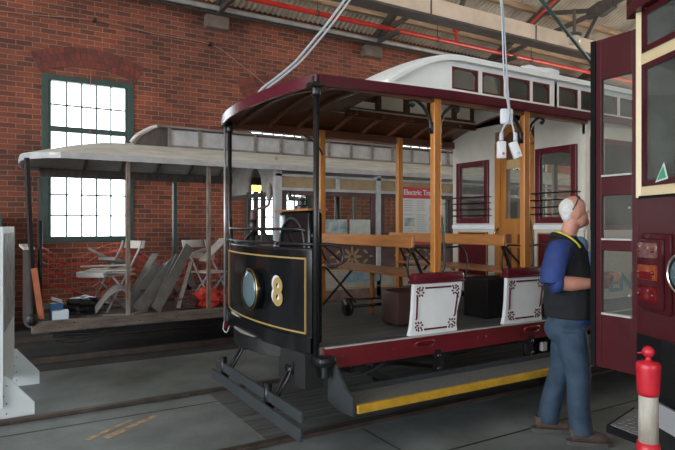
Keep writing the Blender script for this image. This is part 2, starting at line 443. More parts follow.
# roof of the shed
def roof(y): return 5.78+.45*(10.4-y)
r = B()
def corr_sheet(y0, z0, y1, z1):
    prev = None; dxx = .019; n = int(38/dxx)
    for i in range(n+1):
        x = -14+i*dxx; h = .017*math.sin(x*2*PI/.114)
        a_ = r.bm.verts.new((x, y0, z0+h)); b_ = r.bm.verts.new((x, y1, z1+h))
        if prev: r.bm.faces.new((prev[0], a_, b_, prev[1]))
        prev = (a_, b_)
corr_sheet(10.9, roof(10.9), 1, roof(1)); corr_sheet(1, roof(1), -9, roof(11))
r.out('ceiling', 'corr', kind='structure')
pu = B()
for k, y in enumerate((9.75, 8.75, 7.6, 6.4, 5.2, 4.0, 2.8)):
    pu.box(-14, 24, y-.05, y+.05, roof(y)-.16, roof(y)-.04)
pu.out('ceiling', 'purlin', kind='structure')
B().box(-14, 24, 7.4, 7.6, 5.10, 5.40, .01).out('beam', 'beam', kind='structure')
fl = B(); fl.box(-14, 24, 7.36, 7.64, 5.06, 5.10)
for k in range(14): fl.box(-12+k*2.6, -11.97+k*2.6, 7.392, 7.608, 5.12, 5.39)
fl.out('beam', 'darksteel', kind='structure')
# truss line every 3.5 m: rafter, bearing stone, bracket, gusset and struts
for k, x in enumerate((-.1, 3.45, 6.98, 10.45, 13.95)):
    t = B()
    t.bar((x, 10.4, roof(10.4)-.24), (x, 1.2, roof(1.2)-.24), .10, .16)
    t.bar((x, 10.4, 5.53), (x, 9.35, 5.53), .07, .09)
    g = (x, 7.15, 5.92)
    for q in ((x, 10.2, 5.62), (x, 8.7, roof(8.7)-.2), (x, 6.4, roof(6.4)-.2), (x, 4.6, 6.3), (x, 7.5, 5.42)):
        t.bar(g, q, .05, .09)
    t.poly([(x-.07, 7.15+dy, 5.92+dz) for dy, dz in ((.32, -.09), (.24, .10), (0, .17), (-.28, .13), (-.32, -.04), (-.06, -.13))], (.14, 0, 0))
    for dy, dz in ((.22, 0), (.1, .08), (0, .1), (-.1, .08), (-.2, .06), (.1, -.05), (-.06, -.06), (-.24, -.02)):
        t.ell((x-.075, 7.15+dy, 5.92+dz), (.02, .03, .03), 8)
    t.out('beam', 'darksteel', kind='structure')
    B().box(x-.22, x+.22, 10.22, 10.4, 5.24, 5.48, .02).out('trim_%d' % (30+k), 'stone', kind='structure')
# wall plate: pierced iron angle and conduit along the wall head
wp = B(); wp.box(-14, 24, 10.18, 10.4, 5.56, 5.62); wp.box(-14, 24, 10.18, 10.22, 5.48, 5.60)
for k in range(150): wp.box(-1+k*.1, -.955+k*.1, 10.165, 10.18, 5.50, 5.545)
wp.out('trim_40', 'darksteel', kind='structure')
o = B().cyl((-14, 10.08, 5.55), (24, 10.08, 5.55), .045, 12).out('conduit_pipe', 'galv', smooth=True)
tag(o, 'pale grey conduit pipe running the length of the brick wall head', 'pipe')
rp = thing('red_pipe', 'bright red sprinkler pipe hung under the roof beside the brick wall', 'pipe', (8, 9.55, 5.6))
B().cyl((-14, 9.55, 5.63), (24, 9.55, 5.63), .05, 14).out('pipe_run', 'redpipe', rp, True)
for x in (8.75, ): B().cyl((x, 9.55, 5.63), (x, 9.55, 5.95), .035).box(x-.07, x+.07, 9.5, 9.6, 5.9, 5.95).out('branch', 'redpipe', rp)
for x in (2.1, 5.2, 8.2, 11.2): B().cyl((x, 9.55, 5.68), (x, 9.55, 6.15), .008, 6).cyl((x-.02, 9.55, 5.63), (x+.02, 9.55, 5.63), .058).out('hanger', 'darksteel', rp)
o = B().bar((9.75, 8.6, 5.75), (10.25, 7.0, 6.9), .04, .04).out('tie_rod', 'redpipe'); tag(o, 'thin red diagonal rod under the corrugated roof', 'rod')
lp = thing('pendant_lamp', 'small round pearl lamp hanging below the roof beam at upper right', 'lamp', (9.55, 7.1, 5.1))
B().lathe([(.10, 0), (.12, .05), (.11, .13), (.05, .16)], (9.55, 7.1, 5.08), 16).out('lamp_glass', 'lightglass', lp, True)
B().cyl((9.55, 7.1, 5.22), (9.55, 7.1, 5.75), .03).lathe([(.14, 0), (.14, .03), (.05, .06)], (9.55, 7.1, 5.24)).out('lamp_holder', 'darksteel', lp)
# wall wire with its insulator
ww = thing('wall_wire', 'thin loose wire strung across the brick wall above the green window', 'wire', (1.33, 10.35, 4.95))
B().tube([(-3, 10.36, 4.8), (-.05, 10.36, 4.92), (1.33, 10.34, 5.03), (2.3, 10.34, 4.97), (3.34, 10.34, 4.95), (3.9, 10.35, 4.68), (4.52, 10.35, 4.3)], .009, 6).out('wire', 'wire', ww)
B().cyl((3.34, 10.4, 4.95), (3.34, 10.30, 4.95), .035, 10).out('insulator', 'bag', ww)
B().cyl((1.33, 10.4, 5.03), (1.33, 10.30, 5.03), .03, 10).out('insulator', 'bag', ww)
# rails
for y, nm in ((3.66, 'steel rail nearest the camera, under the near side of the black tram'), (5.09, 'steel rail under the far side of the black tram')):
    o = B().box(-6, 20, y-.035, y+.035, 0, .035, .008).out('rail', 'steel'); tag(o, nm, 'rail', 'tram rails')
for y, nm in ((7.32, 'near steel rail beneath the derelict tram'), (8.75, 'far steel rail beneath the derelict tram')):
    o = B().box(-1.5, 20, y-.035, y+.035, -.05, .03, .008).out('rail', 'steel'); tag(o, nm, 'rail', 'tram rails')
o = B().poly([(.62, 4.42, 0), (1.05, 4.72, 0), (1.08, 4.68, 0), (.66, 4.36, 0)], (0, 0, .002)).poly([(.50, 4.44, 0), (.86, 4.70, 0), (.88, 4.68, 0), (.53, 4.40, 0)], (0, 0, .002)).out('floor_marking', 'paint')  # two thin mottled yellow strips laid on the concrete
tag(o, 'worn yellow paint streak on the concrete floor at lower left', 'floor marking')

# ------------------------------------------------------------------ the restored tram no. 8
T = thing('tram', 'restored black open-fronted tram number 8 with maroon and white body', 'tram', (3.2, 4.375, 0))
YN, YF, YC = 3.45, 5.30, 4.375
# floor, sills
B().box(1.86, 4.8, YN-.03, YF, .62, .70).out('deck', 'deck', T)
B().box(4.8, 9.2, YN, YF, .62, .70).out('saloon_floor', 'deck', T)
s = B().box(1.90, 9.2, 3.40, 3.445, .545, .69, .004).out('side_sill', 'redsill', T)
bb = B()
for x in (2.05, 2.5, 3.35, 3.45, 4.35, 4.6): bb.ell((x, 3.40, .625), (.010, .006, .010), 8)
bb.out('bolts', 'redsill', s)
for x in (2.78, 3.98):
    q = B().tube([(x-.09, 3.395, .635), (x-.07, 3.375, .66), (x+.07, 3.375, .66), (x+.09, 3.395, .635), (x+.05, 3.38, .615), (x-.05, 3.38, .615), (x-.09, 3.395, .635)], .010, 8)
    q.out('sill_handle', 'redsill', s, True)
B().box(1.92, 9.2, 3.395, 3.50, .69, .70).out('sill_strip', 'galv', T)
B().box(1.86, 9.2, YF-.02, YF+.03, .545, .70, .004).out('side_sill', 'redsill', T)
# front end: dash
dp = arc((1.86, 5.15), (1.85, 3.46), .125, 24)
dash = B().sheet(dp, .765, 1.37, .012).out('dash', 'black', T, 'auto')
B().sheet([(x-.006, y) for x, y in dp], .655, .765, .02).out('dash_skirt', 'black', dash, 'auto')
rv = B()
for i in range(1, 24, 1):
    x, y = dp[i]; rv.ell((x-.012, y, .69), (.008, .006, .006), 6); rv.ell((x-.012, y, .75), (.005, .004, .004), 6)
rv.out('rivets', 'black', dash)
B().tube([(x, y, 1.375) for x, y in dp], .014, 8).out('dash_rim', 'blackm', dash, True)
def dx(y):
    for i in range(len(dp)-1):
        (xa, ya), (xb, yb) = dp[i], dp[i+1]
        if yb <= y <= ya: return xa+(xb-xa)*(ya-y)/(ya-yb)
    return 1.86
gl = B(); seg = [(x, y) for x, y in dp[0:24] if y < 5.22]
gp = [(dx(y)-.012, y) for y in [5.12-(5.12-3.51)*k/24 for k in range(25)]]
gl.sheet(gp, 1.308, 1.320, .004); gl.sheet(gp, .785, .797, .004)
gl.box(dx(3.515)-.018, dx(3.515)-.006, 3.505, 3.519, .785, 1.320); gl.box(dx(5.12)-.018, dx(5.12)-.006, 5.11, 5.125, .785, 1.320)
gl.out('gold_line', 'gold', dash)
ny = 3.82
sl = Vector((dx(ny-.1)-dx(ny+.1), -.2, 0)).normalized(); nrm = Vector((-abs(sl.y), -abs(sl.x)*1, 0)).normalized()
base = Vector((dx(ny), ny, 1.045))
text('number', '8', .28, 'paper', dash, base+nrm*.013-sl*.030+Vector((0, 0, .012)), sl, (0, 0, 1), .95, .001, .009, label='white shadow of the number 8')
text('number', '8', .28, 'goldnum', dash, base+nrm*.021, sl, (0, 0, 1), .95, .001, .009, label='gold painted number 8')
hl = B().lathe([(.06, -.02), (.13, .01), (.160, .04), (.165, .09), (.155, .10)], (1.755, 4.17, 1.045), 32, 'X').out('headlamp', 'black', dash, True, label='round black headlamp with brass rim')
B().lathe([(.152, .085), (.166, .088), (.166, .098), (.160, .103), (.154, .096)], (1.755, 4.17, 1.045), 32, 'X').out('rim', 'brass', hl, True)
B().lathe([(.152, .09), (.151, .096), (.11, .108), (.06, .116), (.001, .119)], (1.755, 4.17, 1.045), 32, 'X').out('lens', 'lens', hl, True)
# dash hand rails
hr = B()
hr.tube([(dx(y)+.0, y, 1.52) for y in [5.12-(5.12-3.60)*k/14 for k in range(15)]]+[(1.86, 3.52, 1.50), (1.87, 3.50, 1.46)], .011, 8)
hr.tube([(dx(y)-.01, y, 1.415) for y in [5.12-(5.12-3.50)*k/14 for k in range(15)]]+[(1.98, 3.38, 1.41), (2.03, 3.37, 1.36), (2.03, 3.37, 1.29), (1.96, 3.39, 1.26), (1.92, 3.42, 1.30)], .011, 8)
hr.tube([(1.85, 5.12, 1.60), (1.82, 5.02, 1.48), (1.79, 4.92, 1.38)], .016, 8)
hr.tube([(1.75, 4.70, 1.40), (1.745, 4.50, 1.41), (1.74, 4.38, 1.46), (1.74, 4.22, 1.52), (1.74, 4.10, 1.505), (1.74, 3.98, 1.44), (1.75, 3.84, 1.41)], .014, 8)
hr.out('hand_rail', 'blackm', T, True)
# corner posts of the platform
for y, x in ((3.435, 1.86), (5.215, 1.875)):
    pst = B().cyl((x, y, .60), (x, y, 2.56), .021, 12).lathe([(.03, 0), (.034, .02), (.034, .07), (.025, .09)], (x, y, 2.44), 14)
    pst.out('corner_post', 'blackm', T, True)
B().cyl((1.845, 5.262, .62), (1.845, 5.262, 2.58), .014, 10).tube([(1.845, 5.262, .64), (1.82, 5.24, .55), (1.84, 5.20, .52), (1.87, 5.20, .58)], .008, 6).out('grab_rail', 'galvrod', T, True)
# controller
ct = B().box(1.83, 1.955, 3.50, 4.0, .70, 1.65, .03).out('controller', 'black', T, 'auto', label='black metal controller cabinet')
B().box(1.81, 1.975, 3.47, 4.03, 1.65, 1.666, .006).out('controller_lid', 'seatwood', ct)
B().lathe([(.05, 0), (.05, .02), (.03, .03), (.03, .06), (.04, .07), (.04, .08)], (1.89, 3.72, 1.668), 14).bar((1.89, 3.72, 1.74), (1.89, 3.92, 1.76), .02, .03).ell((1.89, 3.92, 1.78), (.016, .016, .03)).out('controller_handle', 'blackm', ct)
B().tube([(1.825, 3.75-.21*math.cos(k/16*PI)*1, 1.38+.22*math.sin(k/16*PI)) for k in range(17)], .009, 8).out('controller_arch', 'dgrey', ct, True)
# handbrake
hb = B().cyl((1.96, 4.83, .70), (1.96, 4.83, 1.56), .022).lathe([(.05, 0), (.04, .05), (.035, .1), (.03, .14)], (1.96, 4.83, 1.46)).lathe([(.12, 0), (.12, .02), (.05, .04)], (1.96, 4.83, .70)).out('handbrake_column', 'blackm', T, True)
B().lathe([(.026, 0), (.03, .04), (.026, .09), (.02, .12)], (1.96, 4.83, 1.57), 12).tube([(1.96, 4.83, 1.64), (1.96, 4.79, 1.685), (1.97, 4.7, 1.70), (1.97, 4.58, 1.705), (1.98, 4.52, 1.73), (1.98, 4.51, 1.78)], .012, 8).out('brake_crank', 'brownbox', hb, True)
B().lathe([(.014, 0), (.026, .03), (.03, .08), (.024, .14), (.012, .155)], (1.98, 4.51, 1.76), 12).out('crank_grip', 'wwood', hb, True)
# canopy roof
XR1 = 9.2
FX = arc((1.87, 5.38), (1.86, 3.40), .15, 20)
def fx(y):
    for i in range(len(FX)-1):
        (xa, ya), (xb, yb) = FX[i], FX[i+1]
        if yb-1e-6 <= y <= ya+1e-6: return xa+(xb-xa)*(ya-y)/(ya-yb)
    return 1.87
def rz_(y): return 2.56+.20*(1-((y-YC)/1.005)**2)
def zc_(x, y):
    k = min(1, max(0, (x-fx(y))/.9)); k = .12+.88*math.sin(k*PI/2)
    return 2.53+.03*min(1, max(0, (x-1.86)/1.1))+(rz_(y)-2.56)*k
def roof_skin(bm, zoff, th, hole=True):
    ny_ = 20; ys = [3.40+(5.38-3.40)*j/ny_ for j in range(ny_+1)]
    ts = [0, .25, .5, .75, 1.0]
    def P(i, y):
        if i <= 4: x = fx(y)+(2.6-fx(y))*ts[i]
        else: x = xsx[i-5]
        return Vector((x, y, zc_(x, y)+zoff))
    xsx = [3.0, 3.5, 4.0, 4.5, 4.78, 5.5, XR1]
    V = [[bm.verts.new(P(i, y)) for y in ys] for i in range(5+len(xsx))]
    W = [[bm.verts.new(P(i, y)+Vector((0, 0, th))) for y in ys] for i in range(5+len(xsx))]
    def open_(i, j):
        if not (0 <= i < len(V)-1 and 0 <= j < ny_): return None
        ym = (ys[j]+ys[j+1])/2
        return hole and 5 <= i <= 8 and abs(ym-YC) < .5
    for i in range(len(V)-1):
        for j in range(ny_):
            if open_(i, j): continue
            bm.faces.new((V[i][j], V[i][j+1], V[i+1][j+1], V[i+1][j])); bm.faces.new((W[i][j], W[i+1][j], W[i+1][j+1], W[i][j+1]))
            for (di, dj, a, b2) in ((-1, 0, (i, j), (i, j+1)), (1, 0, (i+1, j), (i+1, j+1)), (0, -1, (i, j), (i+1, j)), (0, 1, (i, j+1), (i+1, j+1))):
                q = open_(i+di, j+dj)
                if q is None or q: bm.faces.new((V[a[0]][a[1]], V[b2[0]][b2[1]], W[b2[0]][b2[1]], W[a[0]][a[1]]))
b0 = B(); roof_skin(b0.bm, 0, .02); ceil = b0.out('ceiling_lining', 'brownwood', T, 'auto')
b0 = B(); roof_skin(b0.bm, .022, .015); b0.out('roof_canvas', 'cream', T, 'auto')
for x in (1.99, 2.32, 2.66, 3.1, 3.46, 3.82, 4.18, 4.54):
    ys = [3.44+(5.33-3.44)*j/20 for j in range(21)]
    for ja, jb in (((0, 20),) if x < 3.0 else ((0, 5), (15, 20))):
        rb = B()
        for j in range(ja, jb): rb.bar((x, ys[j], zc_(x, ys[j])-.016), (x, ys[j+1]+.001, zc_(x, ys[j+1])-.016), .036, .034)
        rb.out('ceiling_rib', 'ribwood', T)
B().sheet(FX, 2.500, 2.585, .022).out('front_fascia', 'maroonroof', T, 'auto')
B().poly([(1.86, 3.385, 2.512), (3.1, 3.385, 2.545), (XR1, 3.385, 2.550), (XR1, 3.385, 2.622), (3.1, 3.385, 2.617), (1.86, 3.385, 2.585)], (0, .022, 0)).out('side_fascia', 'maroonroof', T)
B().box(1.87, XR1, 5.37, 5.39, 2.50, 2.60, .003).out('side_fascia', 'brownwood', T)
B().box(1.9, 4.8, 3.42, 3.47, 2.515, 2.56).out('cant_rail', 'brownwood', T)
B().box(1.9, 4.8, 5.27, 5.36, 2.49, 2.57).out('cant_rail', 'brownwood', T)
br = B().tube([(1.835, 3.40, 2.50), (1.80, 3.38, 2.52), (1.80, 3.37, 2.56)], .012, 8).box(1.80, 1.90, 3.38, 3.48, 2.50, 2.53, .006); br.out('corner_bracket', 'blackm', T)
# clerestory
def mz(x):
    t = max(0, min(1, (x-2.70)/(3.52-2.70))); return 2.715+.315*math.sin(t*PI/2)**.9
MY0, MY1 = 3.80, 4.95
mxs = [2.70+.055*k for k in range(16)]
cl = B()
MW = [(3.43, 3.75), (3.80, 4.08), (4.14, 4.44), (4.48, 4.73), (4.87, 5.17), (5.22, 5.50), (5.56, 5.85), (5.9, 6.18), (6.35, 6.65), (6.7, 6.98), (7.05, 7.35), (7.4, 7.68)]
for y0 in (MY0, MY1-.025):
    # swept front cheek
    pts = [(x, y0, mz(x)) for x in mxs if x < 3.42]+[(3.42, y0, mz(3.42)), (3.42, y0, 2.695)]+[(2.70, y0, 2.695)]
    cl.poly(pts, (0, .025, 0))
    cl.box(3.42, 8.2, y0, y0+.025, 2.695, 2.765); cl.box(3.42, 8.2, y0, y0+.025, 2.965, 3.03)
    prev = 3.42
    for a, b_ in MW+[(8.2, 8.2)]:
        if a > prev: cl.box(prev, a, y0, y0+.025, 2.765, 2.965)
        prev = b_
cl.out('clerestory', 'white', T)
ct_ = B()
top = [(x, mz(x)) for x in mxs if x < 3.5]+[(3.52, 3.03), (8.3, 3.03)]
for j in range(8):
    for i in range(len(top)-1):
        y0 = MY0-.05+(MY1-MY0+.1)*j/8; y1 = MY0-.05+(MY1-MY0+.1)*(j+1)/8
        c0 = .09*(1-((y0-YC)/.63)**2); c1 = .09*(1-((y1-YC)/.63)**2)
        (xa, za), (xb, zb) = top[i], top[i+1]; k0 = min(1, (xa-2.68)/.9); k1 = min(1, (xb-2.68)/.9)
        ct_.poly([(xa, y0, za+c0*k0), (xb, y0, zb+c0*k1), (xb, y1, zb+c1*k1), (xa, y1, za+c1*k0)], (0, 0, .028))
bmesh.ops.remove_doubles(ct_.bm, verts=ct_.bm.verts, dist=.0005)
ct_.out('clerestory_roof', 'white', T, 'auto')
cm = B()
for i in range(len(top)-1):
    (xa, za), (xb, zb) = top[i], top[i+1]
    cm.bar((xa, MY0-.045, za-.005), (xb+.003, MY0-.045, zb-.005), .03, .035)
cm.bar((2.74, MY0-.03, 2.722), (8.2, MY0-.03, 2.728), .03, .022)
cm.out('clerestory_moulding', 'white', T)
for a, b_ in MW:
    fr = B()
    for y0 in (MY0+.004, ):
        fr.frame('Y', y0+.012, a, b_, 2.765, 2.965, .016, .03)
        fr.poly([(a+.015, y0, 2.95), (a+.015, y0, 2.915), (a+.06, y0, 2.95)], (0, .02, 0)); fr.poly([(b_-.015, y0, 2.95), (b_-.015, y0, 2.915), (b_-.06, y0, 2.95)], (0, .02, 0))
    wn = fr.out('clerestory_window', 'maroon', T)
    B().box(a+.015, b_-.015, MY0+.012, MY0+.016, 2.78, 2.95).out('pane', 'dglass', wn)
B().box(3.0, 4.79, MY1-.028, MY1-.024, 2.68, 3.02).out('clerestory_lining', 'brownwood', T)
for a, b_ in MW[:4]+[(3.05, 3.38)]:
    wn = B().frame('Y', MY1-.03, a, b_, 2.765 if a > 3.4 else 2.74, 2.965 if a > 3.4 else 2.85, .014, .02).out('clerestory_window', 'brownwood', T)
    B().box(a+.012, b_-.012, MY1-.034, MY1-.030, 2.775 if a > 3.4 else 2.75, 2.955 if a > 3.4 else 2.84).out('pane', 'opal', wn)
B().frame('Y', MY0+.05, 3.0, 4.78, 2.68, 2.77, .03, .03).out('clerestory_framing', 'brownwood', T)
cf = B()
for x in (3.4, 3.78, 4.11, 4.46): cf.box(x-.03, x+.03, MY1-.06, MY1-.035, 2.70, 3.0); 
cf.box(3.0, 4.78, MY1-.06, MY1-.035, 2.66, 2.76)
cf.out('clerestory_framing', 'brownwood', T)
# posts
for x, y in ((2.94, YN-.005), (3.96, YN-.005), (2.92, YF-.03), (3.95, YF-.03)):
    B().box(x-.036, x+.036, y-.028, y+.028, 1.175 if y < 4 else .70, 2.56, .008).out('roof_post', 'orange', T)
def scroll(x, y, d, z=2.30):
    q = B(); pts = []
    for k in range(9): a = k/8*PI/2; pts.append((x+d*(.05+.20*math.sin(a)-.0), y, z+.22*(1-math.cos(a)) if False else z+.22*math.sin(a)**.8))
    pts = [(x+d*.045, y, z), (x+d*.055, y, z+.07), (x+d*.085, y, z+.13), (x+d*.13, y, z+.18), (x+d*.19, y, z+.215), (x+d*.23, y, z+.215), (x+d*.25, y, z+.19), (x+d*.23, y, z+.17), (x+d*.215, y, z+.185)]
    q.tube(pts, .014, 8); q.box(x+d*.036-.012, x+d*.036+.012, y-.02, y+.02, z-.03, z+.06)
    q.out('scroll_bracket', 'blackm', T, True)
for x in (2.94, 3.96):
    scroll(x, YN, -1); scroll(x, YN, 1)
B().tube([(2.92, YF-.06, 2.30), (2.83, YF-.06, 2.42), (2.70, YF-.06, 2.48)], .012, 8).out('scroll_bracket', 'blackm', T, True)
# white end panels with maroon caps
def end_panel(x0):
    y = 3.425
    L = lambda z: [(.0, .70), (.018, .78), (.045, .95), (.052, 1.13)]
    pts = [(x0-.008, y, .70), (x0+.012, y, .76), (x0+.03, y, .9), (x0+.04, y, 1.10), (x0+.53, y, 1.10), (x0+.515, y, .98), (x0+.475, y, .86), (x0+.468, y, .76), (x0+.478, y, .70)]
    pn = B().poly(pts, (0, .035, 0)).out('end_panel', 'white', T)
    B().box(x0+.03, x0+.545, y-.015, y+.06, 1.10, 1.175, .018).box(x0+.025, x0+.55, y-.02, y+.065, 1.095, 1.115, .005).out('cap', 'maroon', pn, 'auto')
    o_ = B(); yy = y-.003
    X0, X1, Z0, Z1 = x0+.075, x0+.435, .755, 1.065
    dx0 = lambda z: x0+.055+.015*(z-.75)/.3; dx1 = lambda z: x0+.440+.055*max(0, (z-.76)/.3)
    o_.bar((dx0(.83), yy, .83), (dx0(1.0), yy, 1.0), .013, .010); o_.bar((dx1(.83)-.005, yy, .83), (dx1(1.0)-.005, yy, 1.0), .013, .010)
    o_.bar((x0+.14, yy, .74), (x0+.36, yy, .74), .010, .013); o_.bar((x0+.15, yy, 1.06), (x0+.41, yy, 1.06), .010, .013)
    for cx_, cz_, ax, az in ((dx0(.78)+.035, .775, 1, 1), (dx1(.78)-.035, .775, -1, 1), (dx0(1.03)+.035, 1.025, 1, -1), (dx1(1.03)-.04, 1.025, -1, -1)):
        for k in range(6):
            a = k/6*2*PI; o_.ell((cx_+.024*math.cos(a), yy, cz_+.024*math.sin(a)), (.012, .004, .0075), 8, Matrix.Rotation(-a, 3, 'Y'))
        for k, (ex, ez) in enumerate(((-.032, -.032), (-.04, -.012), (-.012, -.04), (.05, -.035), (-.035, .05), (.02, -.038), (-.038, .02))):
            o_.ell((cx_+ax*ex, yy, cz_+az*ez), (.009, .004, .009), 8)
    o_.out('scroll_ornament', 'maroon', pn, label='painted maroon border with corner scrolls')
end_panel(2.67); end_panel(3.68)
# cross benches
def bench(x0, ynear=3.52):
    y0, y1 = ynear, 5.25
    bn = B()
    for k in range(4): bn.box(x0+k*.105, x0+k*.105+.100, y0, y1, 1.115, 1.14, .006)
    bn = bn.out('bench_seat', 'seatwood', T)
    B().bar((x0-.085, y0, 1.415), (x0-.085, y1, 1.415), .10, .03, up=(1, 0, -.12), bev=.008).out('backrest', 'backwood', bn)
    for y in (y0+.06, y1-.12):
        ir = B()
        ir.bar((x0-.075, y, 1.40), (x0+.06, y, 1.13), .012, .028, up=(0, 1, 0)); ir.bar((x0-.06, y+.02, 1.40), (x0+.28, y+.02, 1.12), .010, .022, up=(0, 1, 0))
        ir.bar((x0+.03, y, 1.11), (x0+.40, y, .72), .012, .03, up=(0, 1, 0)); ir.bar((x0+.40, y, 1.11), (x0+.0, y, .72), .012, .03, up=(0, 1, 0))
        ir.out('seat_irons', 'blackm', bn)
    lp_ = B()
    for d, c in ((-1, x0-.02), (1, x0+.28)):
        pts = [(x0+.12, y0-.05, 1.36)]
        for k in range(13):
            a = PI/2+d*0; t = k/12*PI*1.15
            pts.append((c-(-d)*0+d*(.05+.11*math.sin(t)), y0-.05, 1.225+.15*math.cos(t)))
        lp_.tube(pts, .008, 8)
    lp_.out('arm_loop', 'blackm', bn, True)
    B().lathe([(.014, 0), (.02, .02), (.014, .05), (.026, .08), (.05, .10), (.022, .11), (.02, .14), (.024, .25), (.018, .34), (.026, .36), (.02, .415)], (x0+.17, 4.47, .70), 12).out('turned_leg', 'orange', bn, True)
bench(2.86); bench(3.88)
for x in (2.94, 3.96): B().tube([(x+.05, 3.44, 1.62), (x+.055, 3.42, 1.5), (x+.06, 3.41, 1.25), (x+.05, 3.42, 1.18)], .010, 8).out('grab_handle', 'blackm', T, True)
wd = B().cyl((2.73, 4.46, .79), (2.76, 4.46, .79), .085, 24).cyl((2.74, 4.46, .79), (3.6, 4.40, .80), .014).cyl((2.74, 4.46, .86), (3.3, 4.42, .84), .008).cyl((3.3, 4.46, .70), (3.3, 4.46, .82), .02)
wd.out('brake_pulley', 'blackm', T, True)
# bulkhead
XB = 4.80
bh = B()
# face pieces around door (Y 4.05..4.60) and the two windows
def bpiece(y0, y1, z0, z1): bh.box(XB, XB+.04, y0, y1, z0, z1)
bpiece(YN, 4.05, .70, 1.57); bpiece(YN, 4.05, 2.34, 2.60); bpiece(YN, 3.53, 1.57, 2.34); bpiece(4.02, 4.05, 1.57, 2.34)
bpiece(4.60, YF, .70, 1.57); bpiece(4.60, YF, 2.30, 2.60); bpiece(4.60, 4.69, 1.57, 2.30); bpiece(5.21, YF, 1.57, 2.30)
NB = 60
for k in range(NB):
    ya, yb = 3.45+1.85*k/NB, 3.45+1.85*(k+1)/NB
    def zl(y):
        t = (y-4.325)/.275
        return 2.598 if abs(t) >= 1 else max(2.598, 2.46+.19*math.sqrt(1-t*t))
    bh.poly([(XB, ya, zl(ya)), (XB, yb, zl(yb)), (XB, yb, max(zl(yb)+.002, rz_(yb)+.01)), (XB, ya, max(zl(ya)+.002, rz_(ya)+.01))], (.04, 0, 0))
bh.box(XB, XB+.04, MY0, MY1, rz_(MY0)-.01, 3.0)
BH = bh.out('bulkhead', 'cream', T)
for y0, y1, zt in ((3.53, 4.02, 2.34), (4.69, 5.21, 2.30)):
    wf = B().frame('X', XB-.005, y0, y1, 1.57, zt, .06, .05, .004).out('bulkhead_window', 'maroon', BH)
    B().box(XB-.004, XB, y0+.05, y1-.05, 1.62, zt-.05).out('pane', 'dglass', wf)
    gb = B()
    for k in range(4): gb.cyl((XB-.06, y0-.04, 1.66+k*.072), (XB-.06, y1+.04, 1.66+k*.072), .007, 8)
    for k in range(4):
        for yy in (y0-.03, y1+.03): gb.cyl((XB-.06, yy, 1.66+k*.072), (XB, yy, 1.66+k*.072), .005, 6)
    gb.out('guard_bars', 'blackm', BH)
for y0, y1 in ((3.55, 4.0), (4.71, 5.19)):
    pn = B().box(XB-.012, XB, y0, y1, .95, 1.47).out('lower_panel', 'maroon', BH)
    B().frame('X', XB-.016, y0+.0, y1, .95, 1.47, .014, .008).out('gold_line', 'gold', pn)
B().frame('X', XB-.008, 4.66, 5.25, .72, .90, .012, .012).out('skirting_mould', 'gold', BH)
B().box(XB-.02, XB, 4.60, YF, 1.50, 1.55, .006).out('waist_rail', 'white', BH)
B().box(XB-.02, XB, YN, 4.05, 1.50, 1.55, .006).out('waist_rail', 'white', BH)
# door
dr = B()
dr.box(XB-.01, XB+.03, 4.52, 4.60, .70, 2.42); dr.box(XB-.01, XB+.03, 4.05, 4.13, .70, 2.42)
dr.box(XB+.001, XB+.029, 4.13, 4.53, 1.45, 1.62); dr.box(XB, XB+.03, 4.13, 4.52, .70, .85)
dr.box(XB, XB+.03, 4.28, 4.36, .85, 1.45); dr.box(XB, XB+.03, 4.44, 4.52, .85, 2.3); dr.box(XB, XB+.03, 4.13, 4.19, .85, 2.3)
dr.box(XB-.004, XB+.03, 4.13, 4.52, 1.30, 1.345)
dr.poly([(XB-.01, y, z) for y, z in ((4.60, 2.40), (4.60, 2.46), (4.53, 2.58), (4.40, 2.65), (4.25, 2.65), (4.12, 2.58), (4.05, 2.46), (4.05, 2.40), (4.12, 2.42), (4.18, 2.51), (4.27, 2.57), (4.38, 2.57), (4.47, 2.51), (4.53, 2.42))], (.04, 0, 0))
DR = dr.out('saloon_door', 'orange', T)
B().box(XB+.012, XB+.02, 4.19, 4.44, .85, 1.45).out('dark_panel', 'brownwood', DR)
B().box(XB+.012, XB+.02, 4.13, 4.52, 2.28, 2.56).out('dark_panel', 'brownwood', DR)
B().box(XB+.015, XB+.018, 4.18, 4.45, 1.62, 2.28).out('pane', 'dglass', DR)
B().box(XB+.008, XB+.014, 4.18, 4.45, 2.17, 2.27).out('fanlight', 'amber', DR)
B().tube([(XB-.01, 4.55, 1.49), (XB-.05, 4.55, 1.48), (XB-.055, 4.56, 1.42), (XB-.03, 4.57, 1.36)], .012, 8).lathe([(.02, 0), (.026, .01), (.02, .02)], (XB-.02, 4.55, 1.5), 12).out('handle', 'brass', DR, True)
# saloon body
sb = B()
sb.box(XB, 9.2, YN-.02, YN+.01, .70, 1.50); sb.box(XB, 9.2, YN-.01, YN+.03, 2.40, 2.58)
for x in (4.82, 5.75, 6.7, 7.65, 8.6, 9.16): sb.box(x-.04, x+.04, YN-.012, YN+.03, 1.5, 2.42)
sb.box(9.16, 9.2, YN, YF, .7, 2.6)
SB = sb.out('saloon_side', 'cream', T)
sb = B(); sb.box(XB+.04, 9.2, YF-.02, YF+.01, .70, 1.50); sb.box(XB+.04, 9.2, YF-.02, YF+.01, 2.40, 2.58)
for x in (4.86, 5.75, 6.7, 7.65, 8.6, 9.16): sb.box(x-.04, x+.04, YF-.02, YF+.02, 1.5, 2.42)
sb.out('saloon_side', 'cream', T)
for xa, xb in ((4.86, 5.71), (5.79, 6.66), (6.74, 7.61)):
    wf = B().frame('Y', YN, xa, xb, 1.5, 2.40, .05, .03).out('saloon_window', 'maroon', SB)
    B().box(xa+.04, xb-.04, YN, YN+.004, 1.54, 2.36).out('pane', 'dglass', wf)
